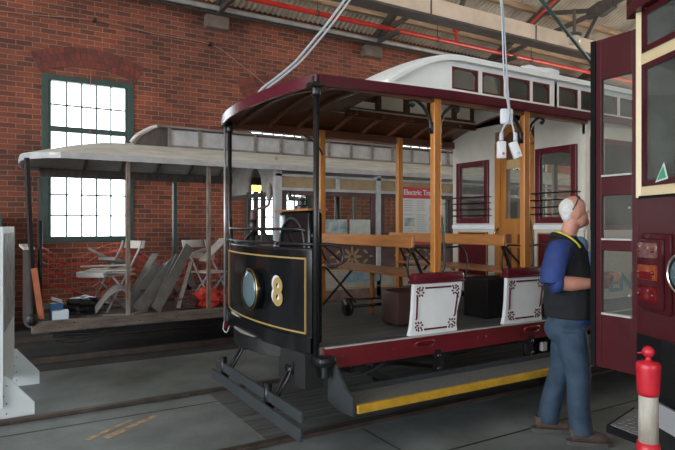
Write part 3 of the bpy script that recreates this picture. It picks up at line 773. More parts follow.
B().box(XB+.02, 9.2, YN-.03, YN-.02, .70, .82).out('rocker_panel', 'mauvewood', SB)
text('lettering', 'ENDI', .25, 'bluel', SB, (5.52, YN-.022, .97), (1, 0, 0), (0, 0, 1), 1.35, .003, .006, label='faded blue letters E N D I')
for x, y0 in ((5.6, 5.16), (7.2, 5.16)):
    B().box(5.0, 8.9, 4.8, 5.24, 1.10, 1.16, .01).out('saloon_bench', 'seatwood', T) if x < 6 else None
# end bumper below the dash
bp = [(1.87, 4.92), (1.77, 4.80), (1.69, 4.60), (1.655, 4.36), (1.68, 4.12), (1.77, 3.92), (1.87, 3.84)]
bu = B().sheet(bp, .56, .67, .05, -1).poly([(x, y, .66) for x, y in bp]+[(1.9, 3.9, .66), (1.9, 4.9, .66)], (0, 0, .012)).poly([(x+.06, y, .535) for x, y in bp], (0, 0, .03))
BU = bu.out('bumper', 'blackm', T, 'auto')
B().poly([(1.86, 4.92, .672), (1.775, 4.79, .672), (1.695, 4.58, .672), (1.662, 4.36, .672), (1.685, 4.15, .672), (1.71, 4.15, .672), (1.72, 4.4, .672), (1.74, 4.6, .672), (1.80, 4.8, .672)], (0, 0, .003)).out('worn_top', 'galv', BU)
B().box(1.83, 1.97, 3.32, 3.47, .58, .65, .03).cyl((1.90, 3.38, .50), (1.90, 3.38, .60), .03).out('corner_step', 'blackm', T, 'auto')
# underframe
uf = B()
uf.box(1.9, 9.1, 3.60, 3.68, .47, .56); uf.box(1.9, 9.1, 5.07, 5.15, .47, .56)
uf.box(1.80, 1.86, 3.50, 3.92, .40, .66); uf.box(1.785, 1.93, 3.455, 3.58, .41, .655)
uf.box(1.9, 9.0, 3.46, 5.28, .56, .62)
for x in (2.2, 3.1, 4.1, 5.0): uf.box(x-.03, x+.03, 3.5, 5.2, .47, .56)
uf.box(2.98, 3.02, 3.44, 3.48, .2, .56); uf.bar((2.35, 3.5, .52), (2.7, 3.9, .25), .05, .05)
uf.bar((2.2, 3.50, .52), (2.9, 3.50, .20), .03, .05); uf.bar((2.9, 3.50, .20), (3.7, 3.50, .20), .03, .05); uf.bar((3.7, 3.5, .2), (4.4, 3.5, .52), .03, .05)
uf.cyl((1.75, 4.3, .55), (3.4, 4.0, .25), .018)
uf.box(3.5, 3.9, 4.1, 4.7, .30, .5)
uf.out('underframe', 'under', T)
cy = B().tube([(2.5, 3.48, .56), (2.4, 3.47, .49), (2.25, 3.47, .45), (2.1, 3.48, .46)], .010, 8)
cy.out('brake_hose', 'dgrey', T, True)
for x in (4.55, 6.6):
    for y in (3.60, 5.09):
        wh = B().lathe([(.10, 0), (.36, .0), (.40, .02), (.40, .05), (.385, .06), (.385, .12), (.30, .12), (.28, .09), (.12, .09), (.10, .13)], (x, y+.06, .42), 32, 'Y')
        wh.out('wheel', 'under', T, True)
    B().cyl((x, 3.4, .42), (x, 5.2, .42), .05).out('axle', 'under', T, True)
    B().box(x-.14, x+.14, 3.40, 3.52, .34, .54, .02).bar((x-.25, 3.46, .52), (x+.25, 3.46, .52), .06, .03).out('axle_box', 'dgrey', T)
B().box(4.14, 4.20, 3.40, 3.44, .42, .50, .008).out('spring_plate', 'pgrey', T)
B().box(4.36, 4.44, 3.39, 3.44, .43, .51, .008).out('spring_plate', 'pgrey', T)
# side step board
st = B().box(2.0, 9.0, 3.13, 3.39, .33, .365).out('step_board', 'tread', T)
B().box(1.99, 9.0, 3.10, 3.134, .312, .368, .005).out('yellow_nosing', 'yellow', st)
B().box(2.0, 9.0, 3.39, 3.42, .34, .405, .004).out('riser_board', 'dgrey', st)
B().poly([(1.955, 3.44, .62), (1.955, 3.36, .62), (1.955, 3.30, .53), (1.955, 3.20, .455), (1.955, 3.115, .42), (1.955, 3.11, .30), (1.955, 3.30, .29), (1.955, 3.44, .32)], (.02, 0, 0)).out('step_end_plate', 'dgrey', st)
for x in (2.92, 3.98, 5.0):
    B().box(x-.03, x+.03, 3.395, 3.425, .30, .58).bar((x, 3.40, .33), (x, 3.14, .32), .05, .02).ell((x, 3.38, .43), (.02, .01, .02), 8).ell((x, 3.38, .53), (.02, .01, .02), 8).out('step_hanger', 'blackm', st)
# lifeguard fender
fd = B().bar((1.62, 4.82, .335), (1.62, 3.17, .335), .075, .022, up=(1, 0, 0), bev=.004).out('fender', 'dgrey', T, label='slatted grey lifeguard fender board')
B().bar((1.585, 4.84, .245), (1.585, 3.12, .245), .085, .022, up=(1, 0, 0), bev=.004).out('lower_slat', 'dgrey', fd)
for y in (4.66, 3.72):
    hg = B()
    hg.tube([(1.84, y, .62), (1.80, y+.02, .5), (1.72, y, .40), (1.64, y, .28)], .013, 8); hg.tube([(1.82, y-.06, .6), (1.76, y-.05, .45), (1.64, y-.03, .24)], .010, 8)
    hg.cyl((1.80, y-.06, .50), (1.80, y+.05, .50), .028); hg.box(1.60, 1.645, y-.02, y+.02, .23, .42)
    hg.out('fender_hanger', 'blackm', fd, True)

# boxes on the tram deck
o = B().box(2.80, 3.28, 3.76, 4.02, .702, 1.0, .045).out('case', 'brownbox', smooth='auto'); tag(o, 'brown round-cornered case under the nearest bench', 'case')
o = B().box(3.74, 4.27, 3.68, 3.98, .702, 1.06, .006).out('box', 'bag'); tag(o, 'plain black box under the second bench beside the white panel', 'box')

# ------------------------------------------------------------------ derelict tram at the rear
R = thing('derelict_tram', 'derelict unpainted tram with grey roof along the brick wall', 'tram', (4, 8, -.05))
RN, RF, RC = 7.10, 8.85, 7.975
def rr(y): return 2.37+.27*(1-((y-RC)/.98)**2)
def taper(x):
    t = max(0., min(1., (x-.05)/1.3)); return t
rf = B(); xs = [.16, .19, .22, .35, .55, .8, 1.1, 1.5, 3.2, 6.6, 10.]; ys = [RN-.1+(RF-RN+.2)*j/16 for j in range(17)]
def rp_(x, y):
    e = abs((y-RC)/.98)
    xx = x if x > 1 else x+(1-x)*.0+.45*max(0, 1-x)*e**4
    k = math.sin(min(1, max(0, (x-.1)/1.3))*PI/2)
    return Vector((xx, y, 2.365+(rr(y)-2.365)*k))
for z0 in (0, ):
    V = [[rf.bm.verts.new(rp_(x, y)) for y in ys] for x in xs]; W = [[rf.bm.verts.new(rp_(x, y)-Vector((0, 0, .03))) for y in ys] for x in xs]
    for i in range(len(xs)-1):
        for j in range(16):
            rf.bm.faces.new((V[i][j], V[i][j+1], V[i+1][j+1], V[i+1][j])); rf.bm.faces.new((W[i][j], W[i+1][j], W[i+1][j+1], W[i][j+1]))
    for i in range(len(xs)-1):
        for j in (0, 16): rf.bm.faces.new((V[i][j], V[i+1][j], W[i+1][j], W[i][j]))
    for j in range(16):
        for i in (0, len(xs)-1): rf.bm.faces.new((V[i][j], V[i][j+1], W[i][j+1], W[i][j]))
rf.out('roof', 'pwhite', R, 'auto')
pf = [(rp_(x, RN-.1).x, RN-.11) for x in reversed(xs) if x > 0.0]
front = [(rp_(.16, y).x-.005, y) for y in ys]
path = pf[:-1]+[(front[0][0]+.02, RN-.105)]+front[1:-1]+[(front[-1][0]+.02, RF+.105)]+[(rp_(x, RF+.1).x, RF+.11) for x in xs[1:]]
B().sheet(path, 2.30, 2.37, .025).out('roof_edge', 'pgrey', R, 'auto')
for x in (1.0, 1.5, 2.0, 2.5, 3.0):
    q = B()
    for j in range(16): q.bar((x, ys[j], rr(ys[j])-.06), (x, ys[j+1], rr(ys[j+1])-.06), .04, .04)
    q.out('roof_rib', 'wwood', R)
B().box(.42, 10, RF-.03, RF+.02, 2.22, 2.34).out('cant_rail', 'dwood', R)
# clerestory of the derelict tram
mc = B(); y0 = 7.5
mc.poly([(1.42, y0, 2.56), (1.52, y0, 2.70), (1.68, y0, 2.80), (1.85, y0, 2.82), (1.85, y0, 2.56)], (0, .9, 0))
RM = mc.out('clerestory', 'dwood', R)
pn = B(); px = 1.85
edges = [1.87+.40*k for k in range(13)]
for a in edges: pn.box(a+.02, a+.38, y0-.01, y0+.02, 2.60, 2.80)
pn.out('side_panels', 'pgrey', RM)
fm = B()
for a in edges: fm.box(a-.02, a+.02, y0-.03, y0, 2.56, 2.82)
fm.box(1.85, 7.1, y0-.02, y0+.0, 2.55, 2.60)
fm.out('mullions', 'wwood', RM)
B().box(1.70, 7.2, y0-.06, y0+1.0, 2.82, 2.845).box(1.85, 7.2, y0+.02, y0+.9, 2.55, 2.82).out('clerestory_top', 'wwood', RM)
B().tube([(1.38, y0-.02, 2.60), (1.44, y0-.02, 2.68), (1.52, y0-.02, 2.74), (1.62, y0-.02, 2.80), (1.72, y0-.02, 2.835)], .022, 6).out('end_moulding', 'pwhite', RM)
# deck and posts
B().box(.30, 3.3, RN+.02, RF, .40, .46).out('deck', 'rustdeck', R)
B().box(.26, 3.3, RN-.02, RN+.04, .345, .475, .008).out('side_beam', 'rustdeck', R)
B().box(.30, .42, RN, RF, .35, .455, .01).box(3.2, 10, RN+.05, RF, .30, .46).out('cross_beam', 'rustdeck', R)
for x, y, m_ in ((1.28, RN, 'bwood'), (2.27, RN, 'bwood')): B().box(x-.024, x+.024, y-.024, y+.024, .47, 2.30, .006).out('roof_post', m_, R)
B().bar((.29, RN+.02, .46), (.215, RN-.02, 2.29), .04, .04).ell((.27, RN-.02, .50), (.06, .05, .07), 10).out('roof_post', 'blackm', R)
for x, y, m_ in ((.43, RF, 'dwood'), (2.29, RF, 'green')): B().box(x-.028, x+.028, y-.03, y+.03, .46, 2.2).out('roof_post', m_, R)
q = B()
for k in range(20): q.ell((.4+k*.145, RN-.022, .40+.04*((k*7) % 3-1)), (.010, .006, .010), 6)
q.out('bolts', 'steel', R)
# dash of the derelict tram, seen edge on
B().sheet([(.26, 7.14), (.22, 7.25), (.20, 7.5), (.20, 8.0), (.21, 8.4), (.25, 8.78)], .40, 1.27, .03).out('dash', 'ddash', R, 'auto')
B().bar((.24, 7.10, 1.29), (.22, 8.3, 1.29), .11, .03).out('dash_cap', 'palechair', R)
B().cyl((.36, 7.35, .46), (.36, 7.35, 1.6), .022).ell((.36, 7.35, 1.1), (.03, .03, .05)).out('handbrake_column', 'blackm', R, True)
# saloon
so = B()
for x, w_ in ((3.25, .05), (4.92, .04), (6.49, .05), (8.1, .05)): so.box(x-w_, x+w_, RN-.02, RN+.06, .47, 2.30)
so.box(3.2, 10, RN-.02, RN+.04, 2.225, 2.26); so.box(3.2, 10, RN-.025, RN+.04, 2.03, 2.07); so.box(4.2-.03, 4.2+.03, RN-.02, RN+.04, 2.07, 2.24); so.box(5.95, 6.0, RN-.02, RN+.04, 2.07, 2.24)
SO = so.out('saloon_frame', 'pgrey', R)
B().box(3.28, 6.45, RN+.0, RN+.02, 2.07, 2.225).out('ventilator_panel', 'tan', R)
for xa, xb in ((3.32, 4.86), (4.98, 6.42), (6.56, 8.04)):
    wf = B().frame('Y', RN+.02, xa, xb, 1.33, 2.03, .06, .05).out('saloon_window', 'mauvewood', R)
    B().box(xa+.05, xb-.05, RN+.02, RN+.024, 1.38, 1.98).out('pane', 'glass', wf)
B().box(3.2, 10, RN-.05, RN+.06, 1.27, 1.33, .006).out('window_sill', 'pgrey', R)
B().box(3.25, 10, RN, RN+.04, .90, 1.27).out('waist_panel', 'mauvewood', R)
for cx_ in (4.45, 5.6):
    og = B()
    for k in range(8):
        a = k*PI/4; og.ell((cx_+.10*math.cos(a), RN-.002, 1.08+.09*math.sin(a)), (.075, .003, .022), 10, Matrix.Rotation(-a, 3, 'Y'))
    for d in (-1, 1):
        og.ell((cx_+d*.24, RN-.002, 1.15), (.05, .003, .018), 8, Matrix.Rotation(d*.6, 3, 'Y')); og.ell((cx_+d*.24, RN-.002, 1.01), (.05, .003, .018), 8, Matrix.Rotation(-d*.6, 3, 'Y')); og.ell((cx_+d*.34, RN-.002, 1.08), (.04, .003, .015), 8)
    og.out('painted_ornament', 'ornament', R)
B().box(3.25, 10, RN-.02, RN+.02, .60, .90).out('lettered_panel', 'creamold', R)
B().box(3.25, 10, RN-.02, RN+.02, .46, .60).out('rocker_panel', 'rustpanel', R)
text('lettering', 'GOT', .21, 'bluel', R, (4.66, RN-.025, .775), (1, 0, 0), (0, 0, 1), 1.5, .003, .010, label='faded blue letters G O T')
B().frame('Y', RN-.023, 3.95, 5.2, .62, .885, .012, .006).out('gold_line', 'gold', R)
B().box(3.3, 10, RF-.03, RF, .46, 1.2).out('far_side', 'greenold', R)
for x in (4.0, 5.6, 6.9): B().box(x-.03, x+.03, RF-.03, RF+.02, 1.2, 2.2).out('far_post', 'greenold', R)
# saloon bulkhead
sbk = B(); x = 3.24
sbk.box(x-.02, x+.02, RN+.05, 7.60, 2.02, 2.50); sbk.box(x-.02, x+.02, 8.15, RF, 2.0, 2.50)
sbk.poly([(x-.02, 7.60, 2.50), (x-.02, 7.60, 2.0), (x-.02, 7.64, 2.25), (x-.02, 7.78, 2.38), (x-.02, 7.97, 2.38), (x-.02, 8.11, 2.25), (x-.02, 8.15, 2.0), (x-.02, 8.15, 2.50)], (.04, 0, 0))
sbk.out('bulkhead', 'creamold', R)
bk = B()
for y in (7.60, 8.15, 7.88): bk.box(x-.03, x+.03, y-.03, y+.03, .46, 2.05)
bk.box(x-.03, x+.03, RN+.05, 7.6, 1.96, 2.02); bk.box(x-.03, x+.03, 7.6, RF, 1.96, 2.02); bk.box(x-.02, x+.02, RN+.05, 7.57, .46, 1.3); bk.box(x-.02, x+.02, 8.18, RF, .46, 1.3)
bk.out('bulkhead_framing', 'dwood', R)
for xa, xb in ((3.4, 4.0), (4.06, 4.9), (5.0, 5.55)):
    B().box(xa, xb, RF-.01, RF, 2.10, 2.22).out('fanlight', 'amberglass', R)
us = B(); us.box(.5, 9.5, 7.5, 7.65, .20, .40); us.box(.5, 9.5, 8.3, 8.45, .20, .40)
for x in (3.0, 5.0): us.box(x-.1, x+.1, 7.42, 8.62, -.05, .22)
us.out('underframe', 'under', R)
B().tube([(.45, 7.12, .34), (.6, 7.11, .27), (.9, 7.12, .25), (1.05, 7.11, .31), (.9, 7.12, .28), (.6, 7.13, .30), (.5, 7.12, .24), (.8, 7.12, .20), (1.2, 7.12, .33)], .008, 6).out('loose_cable', 'bag', R)
B().cyl((5.0, 8.45, .5), (5.0, 8.45, 2.3), .05).out('stanchion', 'blackm', R) 
# notice board on the tram side
pb = thing('information_board', 'white information board headed Electric Tram with red top and bottom', 'sign', (5.9, 7.0, 1.33))
PX0, PX1, PZ0, PZ1 = 5.27, 6.05, 1.28, 2.14
B().box(PX0, PX1, 6.98, 7.0, 1.30, PZ1).out('panel', 'paper', pb)
B().box(PX0, PX1, 6.974, 6.98, 1.965, PZ1).out('red_heading', 'red', pb)
B().box(PX0, PX1, 6.974, 6.98, 1.24, 1.32).out('red_footer', 'red', pb)
text('heading', 'Electric Tram', .115, 'paper', pb, (PX0+.04, 6.972, 2.055), (1, 0, 0), (0, 0, 1), 1.0, .002, .002, align='LEFT')
tx = B()
for col in range(3):
    x0 = PX0+.05+col*.25
    for k in range(14):
        if (col == 0 and 7 <= k <= 11) or (col == 2 and k in (0, 1, 2, 3, 5, 6, 7, 9, 10, 11)) or k == 5: continue
        tx.box(x0, x0+random.uniform(.15, .20), 6.975, 6.979, 1.92-k*.036, 1.93-k*.036)
tx.out('body_text', 'text', pb)
for x0, z0, w_, h_ in ((PX0+.06, 1.53, .20, .13), (PX0+.56, 1.74, .16, .12), (PX0+.56, 1.62, .16, .08), (PX0+.56, 1.48, .16, .09), (PX0+.36, 1.34, .22, .08)):
    B().box(x0, x0+w_, 6.974, 6.979, z0, z0+h_).out('printed_photograph', 'pblue', pb)
for x0, w_, m_, lb in ((3.93, .40, 'pblue', 'colour photograph of a building propped in the derelict tram window'), (4.38, .36, 'photo', 'faded pale photograph propped in the derelict tram window')):
    o = B().box(x0, x0+w_, 7.045, 7.055, 1.33, 1.33+.30).out('photograph', m_); tag(o, lb, 'photograph')

# ------------------------------------------------------------------ junk on the derelict tram
DZ = .462
def plank(name, a, b, w_, h_, m_, label, cat='board', up=(0, 0, 1), group=None):
    o = B().bar(a, b, w_, h_, up).out(name, m_); return tag(o, label, cat, group)
G = 'grey boards leaning in a stack on the derelict tram'
lbs = ['lowest and widest leaning grey board, left of the stack', 'second leaning grey board from the left in the stack', 'third leaning grey board from the left in the stack', 'fourth leaning grey board, near the top of the stack', 'topmost narrow leaning grey board at the right of the stack']
for k, lb in enumerate(lbs):
    x = 1.46+.085*k
    sk = (0, .10, -.05, .07, -.02)[k]
    plank('louvre_board', (x-.16+sk, 7.30-.03*k, .50), (x+.36-sk*.6, 7.74-.03*k, .98+.075*k-abs(sk)), (.20, .11, .16, .10, .13)[k], .025, 'louvre', lb, group=G, up=(.3, -.8, .35))
plank('board', (1.90, 7.16, .50), (2.16, 7.5, 1.05), .05, .03, 'wwood', 'narrow weathered batten leaning at the right edge of the board stack')
plank('board', (1.40, 7.6, .62), (1.80, 8.0, 1.15), .10, .02, 'greyply', 'pale grey board leaning behind the left of the board stack')
plank('board', (1.9, 7.9, 1.0), (2.5, 7.95, 1.2), .12, .04, 'greyply', 'grey offcut board lying across the junk by the right folding chair')
plank('board', (2.2, 7.7, 1.14), (2.55, 7.8, 1.10), .10, .08, 'palechair', 'pale timber block on top of the right-hand junk pile')
plank('board', (2.35, 7.6, 1.06), (2.75, 7.9, 1.35), .14, .02, 'palechair', 'tilted pale board at the right end of the junk pile')
plank('board', (.36, 7.12, .50), (.285, 7.05, 1.07), .06, .035, 'orangep', 'faded orange board leaning at the left end of the tram deck', up=(0, 1, 0))
plank('board', (.95, 8.0, 1.25), (1.35, 7.75, 1.0), .03, .03, 'wwood', 'thin stick poking up left of the left folding chair')
# bent ply sheet
q = B(); n = 8
for i in range(n):
    a0, a1 = i/n, (i+1)/n; zz = lambda t: .50+.26*math.sin(t*2.2)
    q.poly([(.93+.40*a0, 7.16, zz(a0)), (.93+.40*a1, 7.16, zz(a1)), (.96+.40*a1, 7.46, zz(a1)+.04), (.96+.40*a0, 7.46, zz(a0)+.04)], (0, 0, .015))
o = q.out('plywood_sheet', 'greyply'); tag(o, 'bent grey plywood sheet on the derelict tram deck, front left', 'sheet')
for k, (x, y, rz) in enumerate(((1.0, 7.17, .3), (1.12, 7.14, -.2), (1.42, 7.2, .8))):
    o = B().box(-.16, .16, -.03, .03, 0, .025, rot=Matrix.Rotation(rz, 3, 'Z')).out('offcut', 'wwood' if k else 'dwood')
    o.location = (x, y, DZ+.001*k); tag(o, ['dark timber offcut below the bent plywood sheet', 'short pale offcut in front of the bent plywood sheet', 'short offcut at the foot of the leaning boards'][k], 'offcut')
# folding chairs
def chair(name, label, loc, rz, load=False):
    c = thing(name, label, 'chair', loc, rz)
    kw = dict(parent=c, local=True)
    s = B().box(-.20, .20, -.20, .20, .44, .46, .008); s.ell((0, -.16, .45), (.2, .09, .012), 20); s.out('seat', 'palechair', smooth='auto', **kw)
    q = B(); N = 8
    for i in range(N):
        a0 = -1+2*i/N; a1 = -1+2*(i+1)/N; f_ = lambda a: .24+.05*(a*a)*-1
        q.poly([(.20*a0, -f_(a0)+.5, .78), (.20*a1, -f_(a1)+.5, .78), (.20*a1, -f_(a1)+.52, .88), (.20*a0, -f_(a0)+.52, .88)], (0, .012, 0))
    q.out('backrest', 'palechair', **kw)
    for sx in (-.19, .19):
        B().tube([(sx, -.24, .0), (sx, .05, .45), (sx, .25, .78), (sx, .28, .88)], .013, 8).out('leg', 'pgrey', smooth=True, **kw)
        B().tube([(sx*.9, .26, .0), (sx*.9, -.14, .44)], .013, 8).out('leg', 'pgrey', smooth=True, **kw)
    B().cyl((-.19, -.17, .11), (.19, -.17, .11), .009, 8).cyl((-.17, .19, .08), (.17, .19, .08), .009, 8).out('stretcher', 'pgrey', **kw)
    return c
chair('folding_chair', 'folding chair piled with papers behind the left weathered post', (1.22, 7.75, DZ), -1.1)
chair('folding_chair', 'folding chair with curved pale seat at the right end of the deck', (2.44, 7.56, DZ), .5)
GP = 'papers and slats on the left folding chair'
lbp = ['lowest grey slat on the left folding chair', 'white rolled chart hanging off the left folding chair', 'thin pale board lying across the left folding chair', 'top pale slat on the left folding chair', 'crumpled grey sheet at the back of the left folding chair']
for k, (dx_, dy_, dz_, w_, l_, h_, rz, m_) in enumerate(((-.05, 0, .47, .35, .45, .02, .2, 'greyply'), (-.28, -.1, .44, .10, .36, .06, .9, 'paper'), (-.05, -.05, .51, .30, .55, .02, 1.2, 'palechair'), (-.1, 0, .55, .14, .60, .02, 1.5, 'palechair'), (.0, .05, .585, .24, .3, .04, .6, 'greyply'))):
    o = B().box(-w_/2, w_/2, -l_/2, l_/2, -h_/2, h_/2, .004, rot=Matrix.Rotation(rz, 3, 'Z') @ Matrix.Rotation(.12*(k-2), 3, 'Y')).out('loose_board' if m_ != 'paper' else 'rolled_chart', m_)
    o.location = (1.22+dx_, 7.68+dy_, DZ+dz_); tag(o, lbp[k], 'board' if m_ != 'paper' else 'chart', GP)
o = B().box(.47, .64, 7.12, 7.26, DZ, DZ+.11, .004).out('carton', 'wbox'); tag(o, 'pale blue-white carton on the front edge of the derelict deck', 'box')
o = B().box(.46, .60, 7.32, 7.45, DZ, DZ+.17, .004).out('carton', 'blue'); tag(o, 'blue carton behind the pale carton on the derelict deck', 'box')
o = B().box(-.06, .06, -.05, .05, 0, .03, .004, rot=Matrix.Rotation(.4, 3, 'Y')).out('leaflet_packet', 'paper'); o.location = (.53, 7.38, DZ+.175); tag(o, 'small white packet tilted on top of the blue carton', 'packet')
q = B(); random.seed(3)
def blob(name, m_, c, r, seed, n=3):
    bm = bmesh.new(); bmesh.ops.create_icosphere(bm, subdivisions=n, radius=1); rnd = random.Random(seed)
    ph = [rnd.uniform(0, 6) for _ in range(6)]
    for v in bm.verts:
        p = v.co.copy(); k = 1+.22*math.sin(4*p.x+ph[0])*math.sin(5*p.y+ph[1])+.14*math.sin(9*p.z+ph[2]+3*p.x)+.08*math.sin(15*p.y+ph[3]+6*p.z)
        v.co = Vector((p.x*k*r[0], p.y*k*r[1], max(-.75, p.z*k)*r[2]))
    b_ = B(); b_.bm.free(); b_.bm = bm; bmesh.ops.translate(bm, vec=c, verts=bm.verts)
    return b_.out(name, m_, smooth=False)
o = blob('bag', 'bag', (.84, 7.6, DZ+.085), (.20, .16, .12), 1); tag(o, 'slumped black bag behind the cartons on the derelict deck', 'bag')
o = blob('red_bundle', 'redcloth', (2.30, 7.30, DZ+.10), (.17, .12, .15), 2); tag(o, 'bright red crumpled plastic bundle under the right folding chair', 'bundle')
o = blob('red_bundle', 'redcloth', (2.62, 7.38, DZ+.09), (.13, .12, .13), 5); tag(o, 'smaller red plastic bundle at the far right of the derelict deck', 'bundle')
# coil of brown-red hose
q = B()
for k in range(6):
    pts = [(2.03+.13*math.cos(a/10*2*PI)+.01*math.sin(k*3+a), 7.28+.10*math.sin(a/10*2*PI), DZ+.03+.025*k+.012*math.sin(a*2+k)) for a in range(11)]
    q.tube(pts, .013, 6)
o = q.out('hose_coil', 'mauvewood', smooth=True); tag(o, 'coil of dull red hose beside the bright red bundle', 'hose')
rj = random.Random(11)
for k in range(16):
    x = rj.uniform(1.55, 2.45); y = rj.uniform(7.62, 8.0); L_ = rj.uniform(.22, .5); z = DZ+.03+max(0, .55-abs(x-2.0)*.9)*rj.uniform(.15, 1.0)
    q = B().box(-L_/2, L_/2, -rj.uniform(.02, .06), rj.uniform(.02, .06), -.012, .012, .003, rot=Matrix.Rotation(rj.uniform(0, 3), 3, 'Z') @ Matrix.Rotation(rj.uniform(-.5, .5), 3, 'Y'))
    o = q.out('timber_offcut', rj.choice(['wwood', 'greyply', 'palechair', 'dwood'])); o.location = (x, y, max(z, DZ+.16))
    tag(o, 'one of the short grey offcuts tangled in the heap behind the leaning boards', 'offcut', 'offcuts in the heap behind the leaning boards')
# orange barrier net draped along the far side
q = B(); nx, nz = 34, 6
def np_(i, j): x = .45+2.55*i/nx; return Vector((x, 8.75-.05*math.sin(i), (1.25-.25*(i/nx)-.13*math.sin(i*.35))-j*.105*(1-.2*math.sin(i*.5))))
for i in range(nx):
    for j in range(nz):
        q.bar(np_(i, j), np_(i+1, j), .012, .035 if j % 2 else .012)
for i in range(nx+1):
    for j in range(nz-1): q.bar(np_(i, j), np_(i, j+1), .02 if i % 2 else .008, .008)
o = q.out('barrier_net', 'mesh_o'); tag(o, 'orange-red plastic barrier net strung behind the junk', 'net', kind='thing')
for k, (x, y, rz, m_, lb) in enumerate(((1.2, 7.9, .5, 'wwood', 'weathered stick lying behind the bent plywood sheet'), (.75, 8.1, .15, 'wwood', 'long grey lath lying behind the black bag'), (2.0, 8.2, .2, 'dwood', 'dark lath lying behind the board stack'))):
    o = B().box(-.5, .5, -.03, .03, 0, .03, rot=Matrix.Rotation(rz, 3, 'Z')).out('lath', m_); o.location = (x, y, DZ+.0); tag(o, lb, 'lath')

# ------------------------------------------------------------------ left display board
Lb = thing('display_board', 'tall white display board on two triangular feet at the left edge', 'display board', (.03, 5.6, 0))
bx = lambda y: .0+.085*(y-5.2)/1.06
q = B(); pth = [(bx(5.12), 5.12), (bx(6.28), 6.28)]
B().sheet(pth, .12, 1.535, .055, -1).out('panel', 'boardw', Lb)
B().sheet([(bx(5.2)+.002, 5.20), (bx(6.22)+.002, 6.22)], .7, 1.48, .004).out('picture_sheet', 'boardp', Lb)
for y in (5.17, 6.24):
    x = bx(y)
    ft = B().poly([(x-.26, y-.012, 0), (x+.215, y-.012, 0), (x+.215, y-.012, .12), (x+.02, y-.012, .36), (x-.08, y-.012, .36), (x-.26, y-.012, .12)], (0, .024, 0)).out('foot', 'boardw', Lb)
    q = B()
    for dx2, z in ((.02, .06), (.02, .14), (.02, .28), (.0, .20)): q.ell((x+dx2, y-.014, z), (.006, .004, .006), 6)
    q.out('screws', 'bag', ft)
o = B().box(-.75, -.02, 9.6, 10.3, -.05, 1.72, .01).out('cabinet', 'green'); tag(o, 'dark green cabinet against the brick wall at the far left', 'cabinet')

# ------------------------------------------------------------------ right-hand tram
Q = thing('cream_tram', 'cream and maroon tram with open door at the right edge', 'tram', (6.2, 1.1, 0))
pl = [(3.395, 2.075), (3.20, 1.66), (3.02, 1.05), (2.98, .30), (3.02, -.45), (3.20, -1.0), (3.395, -1.4)]
B().sheet(pl, .86, 1.715, .03, -1).out('apron', 'maroonR', Q, 'auto')
B().sheet([(x-.004, y) for x, y in pl], 1.715, 1.785, .05, -1).out('waist_band', 'creamR', Q, 'auto')
B().sheet([(x-.014, y) for x, y in pl], 1.712, 1.728, .02, -1).out('rubber_strip', 'rubber', Q)
B().sheet([(x-.002, y) for x, y in pl], 2.53, 2.60, .05, -1).out('head_band', 'creamR', Q, 'auto')
q = B().box(-.028, .028, -.028, .028, 1.715, 2.93, .006, rot=Matrix.Rotation(.43, 3, 'Z')).out('corner_pillar', 'creamR', Q, local=True)
q.location = (3.40-6.2, 2.05-1.1, 0)
def facet_window(a, b_, z0, z1, fw=.035):
    A, Bq = Vector((*a, 0)), Vector((*b_, 0)); d = (Bq-A).normalized(); n = Vector((d.y, -d.x, 0))*-1
    f_ = B()
    up = n
    f_.bar(A+Vector((0, 0, z0+fw/2)), Bq+Vector((0, 0, z0+fw/2)), .03, fw); f_.bar(A+Vector((0, 0, z1-fw/2)), Bq+Vector((0, 0, z1-fw/2)), .03, fw)
    f_.bar(A+d*fw/2+Vector((0, 0, z0)), A+d*fw/2+Vector((0, 0, z1)), .03, fw, up=d); f_.bar(Bq-d*fw/2+Vector((0, 0, z0)), Bq-d*fw/2+Vector((0, 0, z1)), .03, fw, up=d)
    o_ = f_.out('windscreen_frame', 'maroonR', Q)
    B().sheet([(a[0], a[1]), (b_[0], b_[1])], z0+.02, z1-.02, .004).out('pane', 'dglass', o_)
facet_window((3.375, 2.02), (3.21, 1.68), 1.785, 2.53); facet_window((3.375, 2.02), (3.21, 1.68), 2.60, 2.86)
facet_window((3.19, 1.63), (3.025, 1.06), 1.785, 2.53); facet_window((3.19, 1.63), (3.025, 1.06), 2.60, 2.86)
for (a, b_) in (((3.015, 1.02), (2.98, .31)), ((2.98, .28), (3.015, -.42))): facet_window(a, b_, 1.785, 2.53); facet_window(a, b_, 2.60, 2.86)
for x, y in ((3.20, 1.655), (3.02, 1.04), (2.985, .295)): B().box(x-.02, x+.03, y-.03, y+.03, 1.78, 2.9).out('pillar', 'creamR', Q)
cp = [(3.42, 2.16), (3.30, 2.02), (3.14, 1.70), (2.94, 1.10), (2.88, .3), (2.94, -.5)]
rq = B().sheet(cp, 2.86, 2.96, .05, -1).poly([(x, y, 2.94) for x, y in cp]+[(9.5, -.5, 2.94), (9.5, 2.16, 2.94)], (0, 0, .06)); rq.out('roof', 'maroonR', Q, 'auto')
B().box(3.50, 9.4, 1.96, 1.99, .6, 1.7).box(4.2, 9.4, 1.96, 1.99, 2.55, 2.94).out('far_side', 'maroonR', Q)
B().box(3.5, 9.4, -.6, 1.96, .55, .66).out('floor_pan', 'under', Q)
B().box(4.6, 4.66, -.6, 1.96, .66, 2.94).out('cab_bulkhead', 'mauvewood', Q)
B().box(3.45, 3.6, .9, 1.5, .66, 1.6, .02).cyl((3.45, 1.72, 1.6), (3.45, 1.72, 2.5), .015).out('driver_console', 'dgrey', Q)
B().sheet([(x-.004, y) for x, y in pl], .52, .88, .03, -1).out('fender_apron', 'rubber', Q, 'auto')
